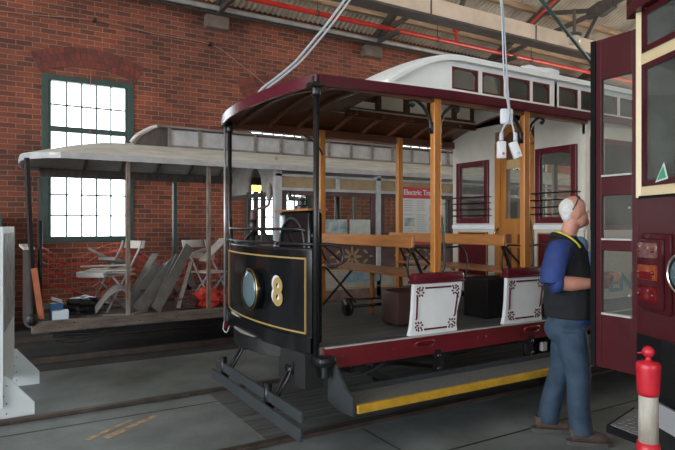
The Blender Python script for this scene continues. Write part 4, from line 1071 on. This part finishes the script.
B().sheet([(3.30, 1.86), (3.16, 1.58), (3.0, 1.1)], .56, .885, .012).out('bumper_plate', 'blackm', Q, 'auto')
B().sheet([(3.34, 1.90), (3.12, 1.50), (2.96, 1.0)], .36, .50, .02).out('lower_valance', 'silver', Q)
B().sheet([(x+.06, y) for x, y in pl], .1, .5, .03, -1).out('lower_skirt', 'under', Q)
# rear lamps
fd_ = (Vector((3.20, 1.66, 0))-Vector((3.395, 2.075, 0))).normalized(); fn = Vector((-abs(fd_.y), abs(fd_.x), 0))
fn = Vector((fd_.y, -fd_.x, 0)); fn = fn if fn.x < 0 else -fn
c0 = Vector((3.395, 2.075, 0))
def fpt(s_, out_, z): v = c0+fd_*s_+fn*out_; return Vector((v.x, v.y, z))
lh = B().bar(fpt(.20, .008, 1.03), fpt(.20, .008, 1.50), .26, .03, up=fn, bev=.014).bar(fpt(.185, .03, 1.055), fpt(.185, .03, 1.47), .22, .035, up=fn, bev=.014).out('lamp_housing', 'maroonR', Q, 'auto')
for z, m_, lb in ((1.40, 'lensP', 'clear smoky lens'), (1.27, 'lensO', 'orange and red lens'), (1.14, 'lensR', 'dark red lens')):
    l_ = B().bar(fpt(.175, .048, z-.048), fpt(.175, .048, z+.048), .17, .03, up=fn, bev=.014).out('lamp_lens', m_, lh, 'auto', label=lb)
    if m_ == 'lensO': B().bar(fpt(.175, .058, z-.04), fpt(.175, .058, z+.005), .12, .02, up=fn, bev=.008).out('reflector', 'lensR', l_)
    for s_ in (.11, .24): B().ell(fpt(s_, .064, z), (.012, .012, .012), 8).out('lens_screw', 'lensR', l_)
hc = fpt(.50, .04, 1.285)
def disc(b_, c, n, prof, N=28):
    n = n.normalized(); u = Vector((0, 0, 1)).cross(n).normalized(); v = n.cross(u); rings = []
    for r_, h_ in prof: rings.append([b_.bm.verts.new(c+n*h_+u*math.cos(2*PI*k/N)*r_+v*math.sin(2*PI*k/N)*r_) for k in range(N)])
    for i in range(len(rings)-1):
        for k in range(N): b_.bm.faces.new((rings[i][k], rings[i][(k+1) % N], rings[i+1][(k+1) % N], rings[i+1][k]))
    b_.bm.faces.new(rings[0][::-1]); b_.bm.faces.new(rings[-1]); return b_
hn = Vector((-.93, .30, 0))
q = disc(B(), hc, hn, [(.13, -.06), (.13, .0), (.125, .02), (.105, .03)]).out('headlamp', 'rubber', Q, True)
disc(B(), hc, hn, [(.128, .0), (.126, .025), (.108, .035), (.104, .02)]).out('rim', 'chrome', q, True)
disc(B(), hc, hn, [(.106, .02), (.08, .038), (.04, .046), (.002, .048)]).out('lens', 'lens', q, True)
# triangle sticker
q = B(); A = fpt(.085, .03, 1.83)
tri = [fpt(.195, .012, 1.80), fpt(.305, .012, 1.815), fpt(.27, .012, 1.91)]
stk = B().poly(tri, fn*.003).out('window_sticker', 'paper', Q, label='small white-edged green triangle sticker')
cc = (tri[0]+tri[1]+tri[2])/3
B().poly([cc+(p-cc)*.72+fn*.003 for p in tri], fn*.002).out('green_triangle', 'glight', stk)
# folding door standing open
dA, dB_ = Vector((3.45, 2.42, 0)), Vector((3.452, 2.11, 0))
dd = (dB_-dA).normalized(); L = (dB_-dA).length; dn = Vector((-1, 0, 0)); dn = Vector((dd.y, -dd.x, 0))
def dpt(s_, z): v = dA+dd*s_; return Vector((v.x, v.y, z))
dz0, dz1 = .60, 2.79
q = B(); th = .035
def rail(s0, s1, z0, z1, t_=th): q.bar(dpt((s0+s1)/2, z0), dpt((s0+s1)/2, z1), s1-s0, t_, up=Vector((dd.y, -dd.x, 0)), bev=.003)
rail(.035, .075, dz0, dz1); rail(L-.022, L+.012, dz0, dz1)
for z0, z1 in ((dz0, .955), (1.38, 1.45), (1.745, 1.87), (2.52, dz1)): rail(.075, L-.022, z0, z1, .03)
DQ = q.out('folding_door', 'maroonR', Q, label='narrow glazed maroon door leaf standing open')
q = B(); q.bar(dpt(.018, dz0+.0), dpt(.018, dz1), .036, .05, up=Vector((dd.y, -dd.x, 0))); q.out('rubber_edge', 'rubber', DQ)
for z0, z1 in ((.955, 1.38), (1.45, 1.745), (1.87, 2.52)):
    q = B(); q.bar(dpt(L/2+.0265, z0), dpt(L/2+.0265, z1), L-.097, .004, up=Vector((dd.y, -dd.x, 0))); q.out('pane', 'dglass', DQ)
    q = B(); q.bar(dpt(.078, z0+.006), dpt(L-.024, z0+.006), .046, .012); q.out('glazing_sill', 'galv', DQ)
for z in (1.66, 1.10): B().ell(dpt(L-.03, z)+Vector((-.03, 0, 0)), (.008, .008, .008), 8).out('rivet', 'galv', DQ)
# side step of that tram
sp_ = B().poly([(3.33, 2.24, .22), (3.82, 2.36, .22), (3.9, 2.0, .22), (3.30, 1.95, .22)], (0, 0, .045)).out('entrance_step', 'rubber', Q)
q = B().poly([(3.35, 2.225, .265), (3.80, 2.335, .265), (3.88, 2.0, .265), (3.32, 1.97, .265)], (0, 0, .004))
for i in range(9):
    for j in range(6):
        x = 3.37+i*.052; y = 1.99+j*.042+.01*i*.5; q.box(x-.014, x+.014, y-.005, y+.005, .269, .273, rot=Matrix.Rotation(PI/4 if (i+j) % 2 else -PI/4, 3, 'Z'))
q.out('checker_plate', 'checker', sp_)

# bollard
Bo = thing('bollard', 'red and white plastic traffic bollard with ball top', 'bollard', (2.56, 1.51, 0))
c = (2.56, 1.51, 0)
B().lathe([(.20, 0), (.20, .03), (.17, .05), (.075, .06)], c, 6).out('base', 'rubber', Bo)
B().lathe([(.055, .05), (.050, .52), (.048, .55)], c, 24).out('red_sleeve', 'plred', Bo, True)
B().lathe([(.043, .54), (.041, .775), (.04, .78)], c, 24).out('reflective_sleeve', 'plwhite', Bo, True)
B().lathe([(.044, .765), (.047, .785), (.052, .89), (.052, .908), (.046, .918), (.018, .922), (.011, .935), (.011, .95)], c, 24).out('red_top', 'plred', Bo, True)
B().ell((2.56, 1.51, .965), (.027, .027, .027), 20).cyl((2.51, 1.53, .962), (2.545, 1.515, .962), .004, 6).out('ball', 'plred', Bo, True)

# ------------------------------------------------------------------ hanging cables
for k, (pts, r_, lb) in enumerate((
    ([(1.80, 4.42, 2.60), (1.87, 4.4, 2.70), (1.98, 4.4, 2.79), (2.17, 4.4, 2.96), (2.32, 4.4, 3.14), (2.49, 4.4, 3.35), (2.68, 4.4, 3.61), (2.9, 4.4, 3.93), (3.6, 4.2, 5.2), (4.1, 4.0, 8.35)], .011, 'pale grey cable swooping from the roof onto the tram canopy, upper strand'),
    ([(1.83, 4.38, 2.60), (1.905, 4.37, 2.70), (2.015, 4.37, 2.79), (2.205, 4.37, 2.96), (2.36, 4.37, 3.14), (2.53, 4.37, 3.35), (2.72, 4.37, 3.61), (2.94, 4.37, 3.93), (3.64, 4.2, 5.2), (4.14, 4.0, 8.35)], .009, 'pale grey cable swooping from the roof onto the tram canopy, lower strand'))):
    o = B().tube(pts, r_, 8).out('cable', 'cable', smooth=True); tag(o, lb, 'cable', 'cables over the tram canopy')
def sock(cpts, bx_, rot, lb, k):
    t = thing('extension_lead', lb, 'power lead', (bx_[0], bx_[1], bx_[2]-.1))
    B().tube(cpts, .0052, 8).out('flex', 'cable', t, True)
    q = B(); q.box(-.028, .028, -.018, .018, -.055, .055, .008, rot=rot); bmesh.ops.translate(q.bm, vec=Vector(bx_), verts=q.bm.verts)
    h_ = q.out('socket_box', 'plast', t, 'auto')
    q = B(); q.box(-.007, .007, -.004, .004, -.008, .008, rot=rot); bmesh.ops.translate(q.bm, vec=Vector(bx_)+rot @ Vector((.008, -.018, -.025)), verts=q.bm.verts); q.out('switch', 'plred' if k == 0 else 'pgrey', h_)
    q = B(); q.lathe([(.014, 0), (.012, .05)], Vector(bx_)+Vector((0, 0, .06)), 10); q.out('strain_relief', 'cable', h_)
sx, sy = 2.78, 2.545
ry = Matrix.Rotation(-.53, 3, 'Z')
sock([(sx-.10, sy+.06, 4.4), (sx-.07, sy+.04, 3.3), (sx-.045, sy+.02, 2.9), (sx-.035, sy+.01, 2.5), (sx, sy, 2.25), (sx-.035, sy+.02, 2.17), (sx-.042, sy+.026, 2.11)], (sx-.042, sy+.026, 2.03), ry, 'hanging white power socket, left of the pair', 0)
sock([(sx-.085, sy+.06, 4.4), (sx-.06, sy+.04, 3.3), (sx-.03, sy+.02, 2.9), (sx-.015, sy+.005, 2.5), (sx+.01, sy-.0, 2.25), (sx+.025, sy-.012, 2.17), (sx+.03, sy-.014, 2.11)], (sx+.036, sy-.018, 2.03), ry @ Matrix.Rotation(-.35, 3, 'Y'), 'hanging white power socket, right of the pair', 1)
o = B().box(-.042, .042, -.010, .010, -.05, .05, .012, rot=ry).out('junction_box', 'plast', smooth='auto'); o.location = (sx+.007, sy+.028, 2.20); tag(o, 'white junction box where the two hanging leads divide', 'junction box')
o = B().cyl((4.3, 4.5, 4.95), (6.3, 4.35, 3.45), .022).cyl((4.3, 4.5, 4.95), (3.3, 4.55, 7.9), .01).ell((6.3, 4.35, 3.44), (.05, .04, .05)).cyl((6.3, 4.35, 3.44), (6.45, 4.35, 3.10), .03).out('trolley_pole', 'green', smooth=True)
tag(o, 'dark green sloping trolley pole above the tram clerestory', 'pole')
q = blob('dust_sheet', 'twhite', (5.0, 4.25, 3.165), (.33, .22, .10), 9); tag(q, 'white bundled sheet lying on the clerestory roof', 'sheet')
for p in q.data.polygons: p.use_smooth = True

# ------------------------------------------------------------------ the man
rz = math.radians(-64)
Pm = thing('person', 'grey-haired man in blue shirt, black vest and jeans looking up', 'person', (3.515, 2.69, 0), rz)
def solid(parts, name, m_, voxel=.011, smooth_it=6, label=None, parent=None):
    """fuse overlapping lofts into one continuous surface"""
    bb_ = B()
    for p in parts:
        if p[0] == 't': bb_.tube(p[1], p[2], 16, True, p[3] if len(p) > 3 else 1.)
        elif p[0] == 'e': bb_.ell(p[1], p[2], 20, p[3] if len(p) > 3 else None)
        elif p[0] == 'c':
            for a, r_ in zip(p[1], p[2]): bb_.ell(a, (r_, r_, r_), 12)
    me = bpy.data.meshes.new('tmp'); bb_.bm.to_mesh(me); bb_.bm.free()
    ob = bpy.data.objects.new('tmp', me); COL.objects.link(ob)
    md = ob.modifiers.new('r', 'REMESH'); md.mode = 'VOXEL'; md.voxel_size = voxel; md.use_smooth_shade = True
    ms = ob.modifiers.new('s', 'SMOOTH'); ms.iterations = smooth_it; ms.factor = .5
    dg = bpy.context.evaluated_depsgraph_get(); nm = bpy.data.meshes.new_from_object(ob.evaluated_get(dg))
    bpy.data.objects.remove(ob); nm.name = name
    nm.materials.clear(); nm.materials.append(M[m_])
    for p in nm.polygons: p.use_smooth = True
    o_ = bpy.data.objects.new(name, nm); COL.objects.link(o_); o_.parent = parent or Pm
    return tag(o_, label)
hx, hz = .062, 1.640      # head centre
RY = lambda a: Matrix.Rotation(a, 3, 'Y')
tilt = Matrix.Rotation(math.radians(30), 3, 'Z') @ RY(-.22)
HS = .86
def H(x, y, z): v = tilt @ (Vector((x, y, z))*HS); return (hx+v.x, v.y+.03, hz+v.z)
body = [
    ('e', H(-.012, 0, .028), (.097, .078, .100)), ('e', H(.02, 0, -.04), (.074, .066, .088)), ('e', H(.045, 0, -.085), (.052, .048, .038)),
    ('e', H(.062, 0, .012), (.034, .056, .030)), ('t', [H(.078, 0, .022), H(.105, 0, -.022), H(.098, 0, -.034)], [.010, .017, .012]),
    ('e', H(.082, .012, -.030), (.014, .014, .010)), ('e', H(.082, -.012, -.030), (.014, .014, .010)),
    ('e', H(.078, 0, -.056), (.018, .028, .007)), ('e', H(.074, 0, -.069), (.018, .025, .008)), ('e', H(.072, 0, -.098), (.022, .026, .018)),
    ('e', H(.05, .04, -.04), (.03, .022, .03)), ('e', H(.05, -.04, -.04), (.03, .022, .03)),
    ('e', H(-.012, .076, -.012), (.020, .010, .034)), ('e', H(-.012, -.076, -.012), (.020, .010, .034)),
    ('t', [H(-.02, 0, -.04), (.025, .01, 1.50), (.01, 0, 1.43)], [.058, .058, .075]),
    ('t', [(.0, 0, 1.42), (.02, 0, 1.25), (.03, 0, 1.0), (.02, 0, .90)], [.10, .13, .135, .13]),
]
# right arm (towards the viewer) and left arm
def arm(sy, el, wr):
    sh = (-.0, sy*.175, 1.40)
    return [('t', [sh, el], [.052, .052]), ('t', [el, ((el[0]+wr[0])/2, (el[1]+wr[1])/2, (el[2]+wr[2])/2-.004), wr], [.054, .053, .034])]
elR, wrR = (-.03, -.270, 1.15), (.20, -.105, 1.145)
elL, wrL = (.02, .25, 1.13), (.22, .09, 1.17)
body += arm(-1, elR, wrR)+arm(1, elL, wrL)
def hand(w_, d_, side, up):
    """palm, four fingers of different lengths and a thumb, relaxed"""
    w_ = Vector(w_); d_ = Vector(d_).normalized(); up = Vector(up).normalized(); lat = d_.cross(up).normalized()*side
    parts = [('t', [w_, w_+d_*.045, w_+d_*.085], [.026, .036, .034], .62)]
    for k, ln in enumerate((.066, .076, .070, .054)):
        b0_ = w_+d_*.080+up*(.030-.020*k)
        p1 = b0_+d_*ln*.5; p2 = p1+(d_*.75+lat*.6).normalized()*ln*.35; p3 = p2+(d_*.4+lat*.9).normalized()*ln*.25
        parts.append(('t', [b0_-d_*.02, p1, p2, p3], [.0095, .009, .0085, .007]))
    t0 = w_+d_*.03+up*.03; parts.append(('t', [t0-up*.01, t0+d_*.03+up*.012+lat*.01, t0+d_*.06+up*.010+lat*.02], [.013, .011, .009]))
    return parts
hR = hand(wrR, (.85, .52, .02), -1, (0, 0, 1)); hL = hand(wrL, (1, -.1, .1), 1, (0, 0, 1))
solid(body+hR+hL, 'body', 'skin', .0065, 3)
# eyes, brows
for s_ in (-1, 1):
    B().ell(H(.083, s_*.030, .004), (.009, .011, .008), 12).out('eye', 'paper', Pm, True, local=True)
    B().ell(H(.0905, s_*.030, .005), (.003, .005, .005), 10).out('iris', 'bag', Pm, True, local=True)
    B().tube([H(.090, s_*.016, .022), H(.092, s_*.032, .027), H(.082, s_*.048, .021)], .0045, 6).out('eyebrow', 'hair', Pm, True, local=True)
B().tube([H(.094, -.016, -.0625), H(.0965, 0, -.062), H(.094, .016, -.0625)], .0022, 6).out('mouth', 'brownbox', Pm, True, local=True)
hair = [('e', H(-.034, 0, .042), (.079, .075, .080)), ('e', H(-.060, 0, -.01), (.048, .062, .058)), ('e', H(.004, 0, .086), (.074, .062, .036)),
        ('e', H(-.022, .068, .016), (.032, .014, .038)), ('e', H(-.022, -.068, .016), (.032, .014, .038))]
solid(hair, 'hair', 'hair', .008, 3)
q = B()
for s_ in (-1, 1): q.tube([H(-.045, s_*.088, .030), H(-.01, s_*.090, .070), H(.028, s_*.070, .112)], .004, 6)
q.ell(H(.042, -.032, .112), (.012, .030, .020), 12, tilt).ell(H(.042, .032, .112), (.012, .030, .020), 12, tilt).tube([H(.045, -.01, .120), H(.045, .01, .120)], .003, 6)
q.out('sunglasses', 'bag', Pm, True, local=True)
# shirt with rolled sleeves
sleeveR = ('t', [(.0, -.165, 1.405), (-.012, -.215, 1.33), (-.03, -.255, 1.22), (-.035, -.27, 1.14)], [.072, .082, .082, .076])
sleeveL = ('t', [(.0, .165, 1.405), (.0, .215, 1.32), (.01, .245, 1.20), (.015, .25, 1.13)], [.072, .078, .074, .066])
torso = [('t', [(.005, 0, 1.475), (.005, 0, 1.41), (.015, 0, 1.30), (.035, 0, 1.15), (.045, 0, 1.0), (.04, 0, .90), (.035, 0, .865)], [.075, .125, .150, .168, .172, .165, .160], 1.0)]
shoulders = [('e', (0, -.12, 1.395), (.085, .09, .062)), ('e', (0, .12, 1.395), (.085, .09, .062)), ('e', (.01, 0, 1.28), (.14, .185, .14)), ('e', (.03, 0, 1.02), (.165, .18, .16)), ('e', (.085, 0, 1.06), (.13, .14, .14))]
solid([sleeveR, sleeveL]+torso+shoulders, 'shirt', 'shirt', .011, 4)
for el, wr, nm in ((elR, wrR, 0), (elL, wrL, 1)):
    e_, w__ = Vector(el), Vector(wr); d_ = (w__-e_).normalized()
    B().tube([e_+d_*-.005, e_+d_*.03, e_+d_*.055], [.072, .071, .066], 16).out('rolled_cuff', 'shirt', Pm, True, local=True)
# vest: slightly larger than the torso, open at the front
vest = [('t', [(.0, 0, 1.465), (.0, 0, 1.41), (.01, 0, 1.30), (.028, 0, 1.15), (.036, 0, 1.0), (.032, 0, .885)], [.088, .138, .162, .180, .184, .176]),
        ('e', (-.006, -.105, 1.40), (.082, .082, .068)), ('e', (-.006, .105, 1.40), (.082, .082, .068)), ('e', (0, 0, 1.27), (.150, .196, .15)), ('e', (.022, 0, 1.0), (.172, .192, .15)), ('e', (.075, 0, 1.05), (.138, .152, .16))]
V_ = solid(vest, 'vest', 'vest', .011, 4)
B().ell((.185, 0, 1.18), (.055, .045, .20), 16).ell((.10, 0, 1.40), (.06, .05, .07), 12).out('shirt_front', 'shirtl', Pm, True, local=True)
B().tube([(.19, -.055, 1.36), (.225, -.05, 1.2), (.232, -.048, 1.05), (.215, -.045, .93)], .007, 8).out('zip', 'galv', V_, True, local=True)
B().tube([(-.065, 0, 1.50), (-.045, -.075, 1.505), (.03, -.098, 1.475), (.085, -.095, 1.435), (.12, -.085, 1.39)], .009, 8).out('lanyard', 'lanyard', Pm, True, local=True)
B().tube([(-.085, 0, 1.475), (-.06, -.08, 1.48), (.02, -.105, 1.455), (.09, -.09, 1.40)], .020, 10).out('collar', 'vest', V_, True, local=True)
# jeans
def leg(hip, kn, an): return [('t', [hip, ((hip[0]+kn[0])/2, (hip[1]+kn[1])/2, (hip[2]+kn[2])/2), kn, ((kn[0]+an[0])/2-.012, (kn[1]+an[1])/2, (kn[2]+an[2])/2), an], [.112, .104, .084, .078, .080])]
solid([('e', (.03, 0, .86), (.150, .175, .10)), ('e', (.0, 0, .80), (.145, .17, .12))]+leg((.05, -.080, .80), (.105, -.065, .47), (.125, -.058, .075))+leg((.01, .085, .80), (-.045, .09, .47), (-.139, .075, .075)), 'jeans', 'jeans', .011, 4)
B().lathe([(.150, 0), (.158, .015), (.150, .032)], (.034, 0, .895), 24).out('belt', 'bag', Pm, True, local=True)
def shoe(x, y, a, lb=None):
    r_ = Matrix.Rotation(a, 3, 'Z'); q = lambda px, py, pz: tuple(r_ @ Vector((px, py, 0))+Vector((x, y, pz)))
    s_ = solid([('t', [q(-.085, 0, .06), q(-.02, 0, .065), q(.07, 0, .055), q(.14, 0, .045), q(.175, 0, .038)], [.042, .046, .044, .040, .026]), ('t', [q(-.06, 0, .05), q(-.05, 0, .11)], [.045, .048])], 'shoe', 'shoe', .008, 3)
    so_ = B(); pts = []
    for px, w2 in ((-.12, .015), (-.10, .034), (0, .038), (.08, .046), (.15, .040), (.19, .018)): pts.append((px, w2))
    ring = [q(px, w2, 0) for px, w2 in pts]+[q(px, -w2, 0) for px, w2 in reversed(pts)]
    so_.poly(ring, (0, 0, .028)); so_.out('sole', 'sole', s_, local=True)
    la = B()
    for k in range(4): la.tube([q(.0+.028*k, -.030, .098-.010*k), q(.012+.028*k, 0, .114-.011*k), q(.0+.028*k, .030, .098-.010*k)], .004, 6)
    la.out('laces', 'lace', s_, True, local=True)
shoe(.135, -.055, .42); shoe(-.139, .07, .45)

# ------------------------------------------------------------------ light and camera
W = bpy.data.worlds.new('sky'); sc.world = W; W.use_nodes = True
bg = W.node_tree.nodes['Background']; bg.inputs[0].default_value = (.88, .94, 1.0, 1); bg.inputs[1].default_value = 4.0
def area(name, loc, rot, sx_, sy_, power, col):
    l = bpy.data.lights.new(name, 'AREA'); l.shape = 'RECTANGLE'; l.size = sx_; l.size_y = sy_; l.energy = power; l.color = col
    o_ = bpy.data.objects.new(name, l); COL.objects.link(o_); o_.location = loc; o_.rotation_euler = rot; return o_
# two added fill lamps, then the portal for daylight from the open left end
wl = area('window_daylight', (4, -8.3, 2.9), (math.radians(100), 0, 0), 14, 3, 110, (.93, .97, 1.0))  # unseen lamp added to lighten the ceiling, man and tram side
rl = area('far_doorway_daylight', (22, 3.5, 3.0), (math.radians(112), 0, PI/2), 10, 5, 950, (1.0, .95, .86))  # unseen warm lamp added to brighten roof and beam; this end is walled
pt = area('doorway_portal', (-13.8, .5, 4.5), (PI/2, 0, -PI/2), 18, 9, 1, (1, 1, 1)); pt.data.cycles.is_portal = True

cam = bpy.data.cameras.new('camera'); co = bpy.data.objects.new('camera', cam); COL.objects.link(co)
cam.sensor_width = 36; cam.lens = 36*564/675; cam.clip_start = .05; cam.clip_end = 200
co.location = (0, 0, 1.55); co.rotation_euler = (PI/2, 0, -math.radians(30.6))
sc.camera = co
vs = sc.view_settings; vs.view_transform = 'Standard'; vs.look = 'None'; vs.gamma = 1; vs.use_curve_mapping = False; vs.exposure = 0.9
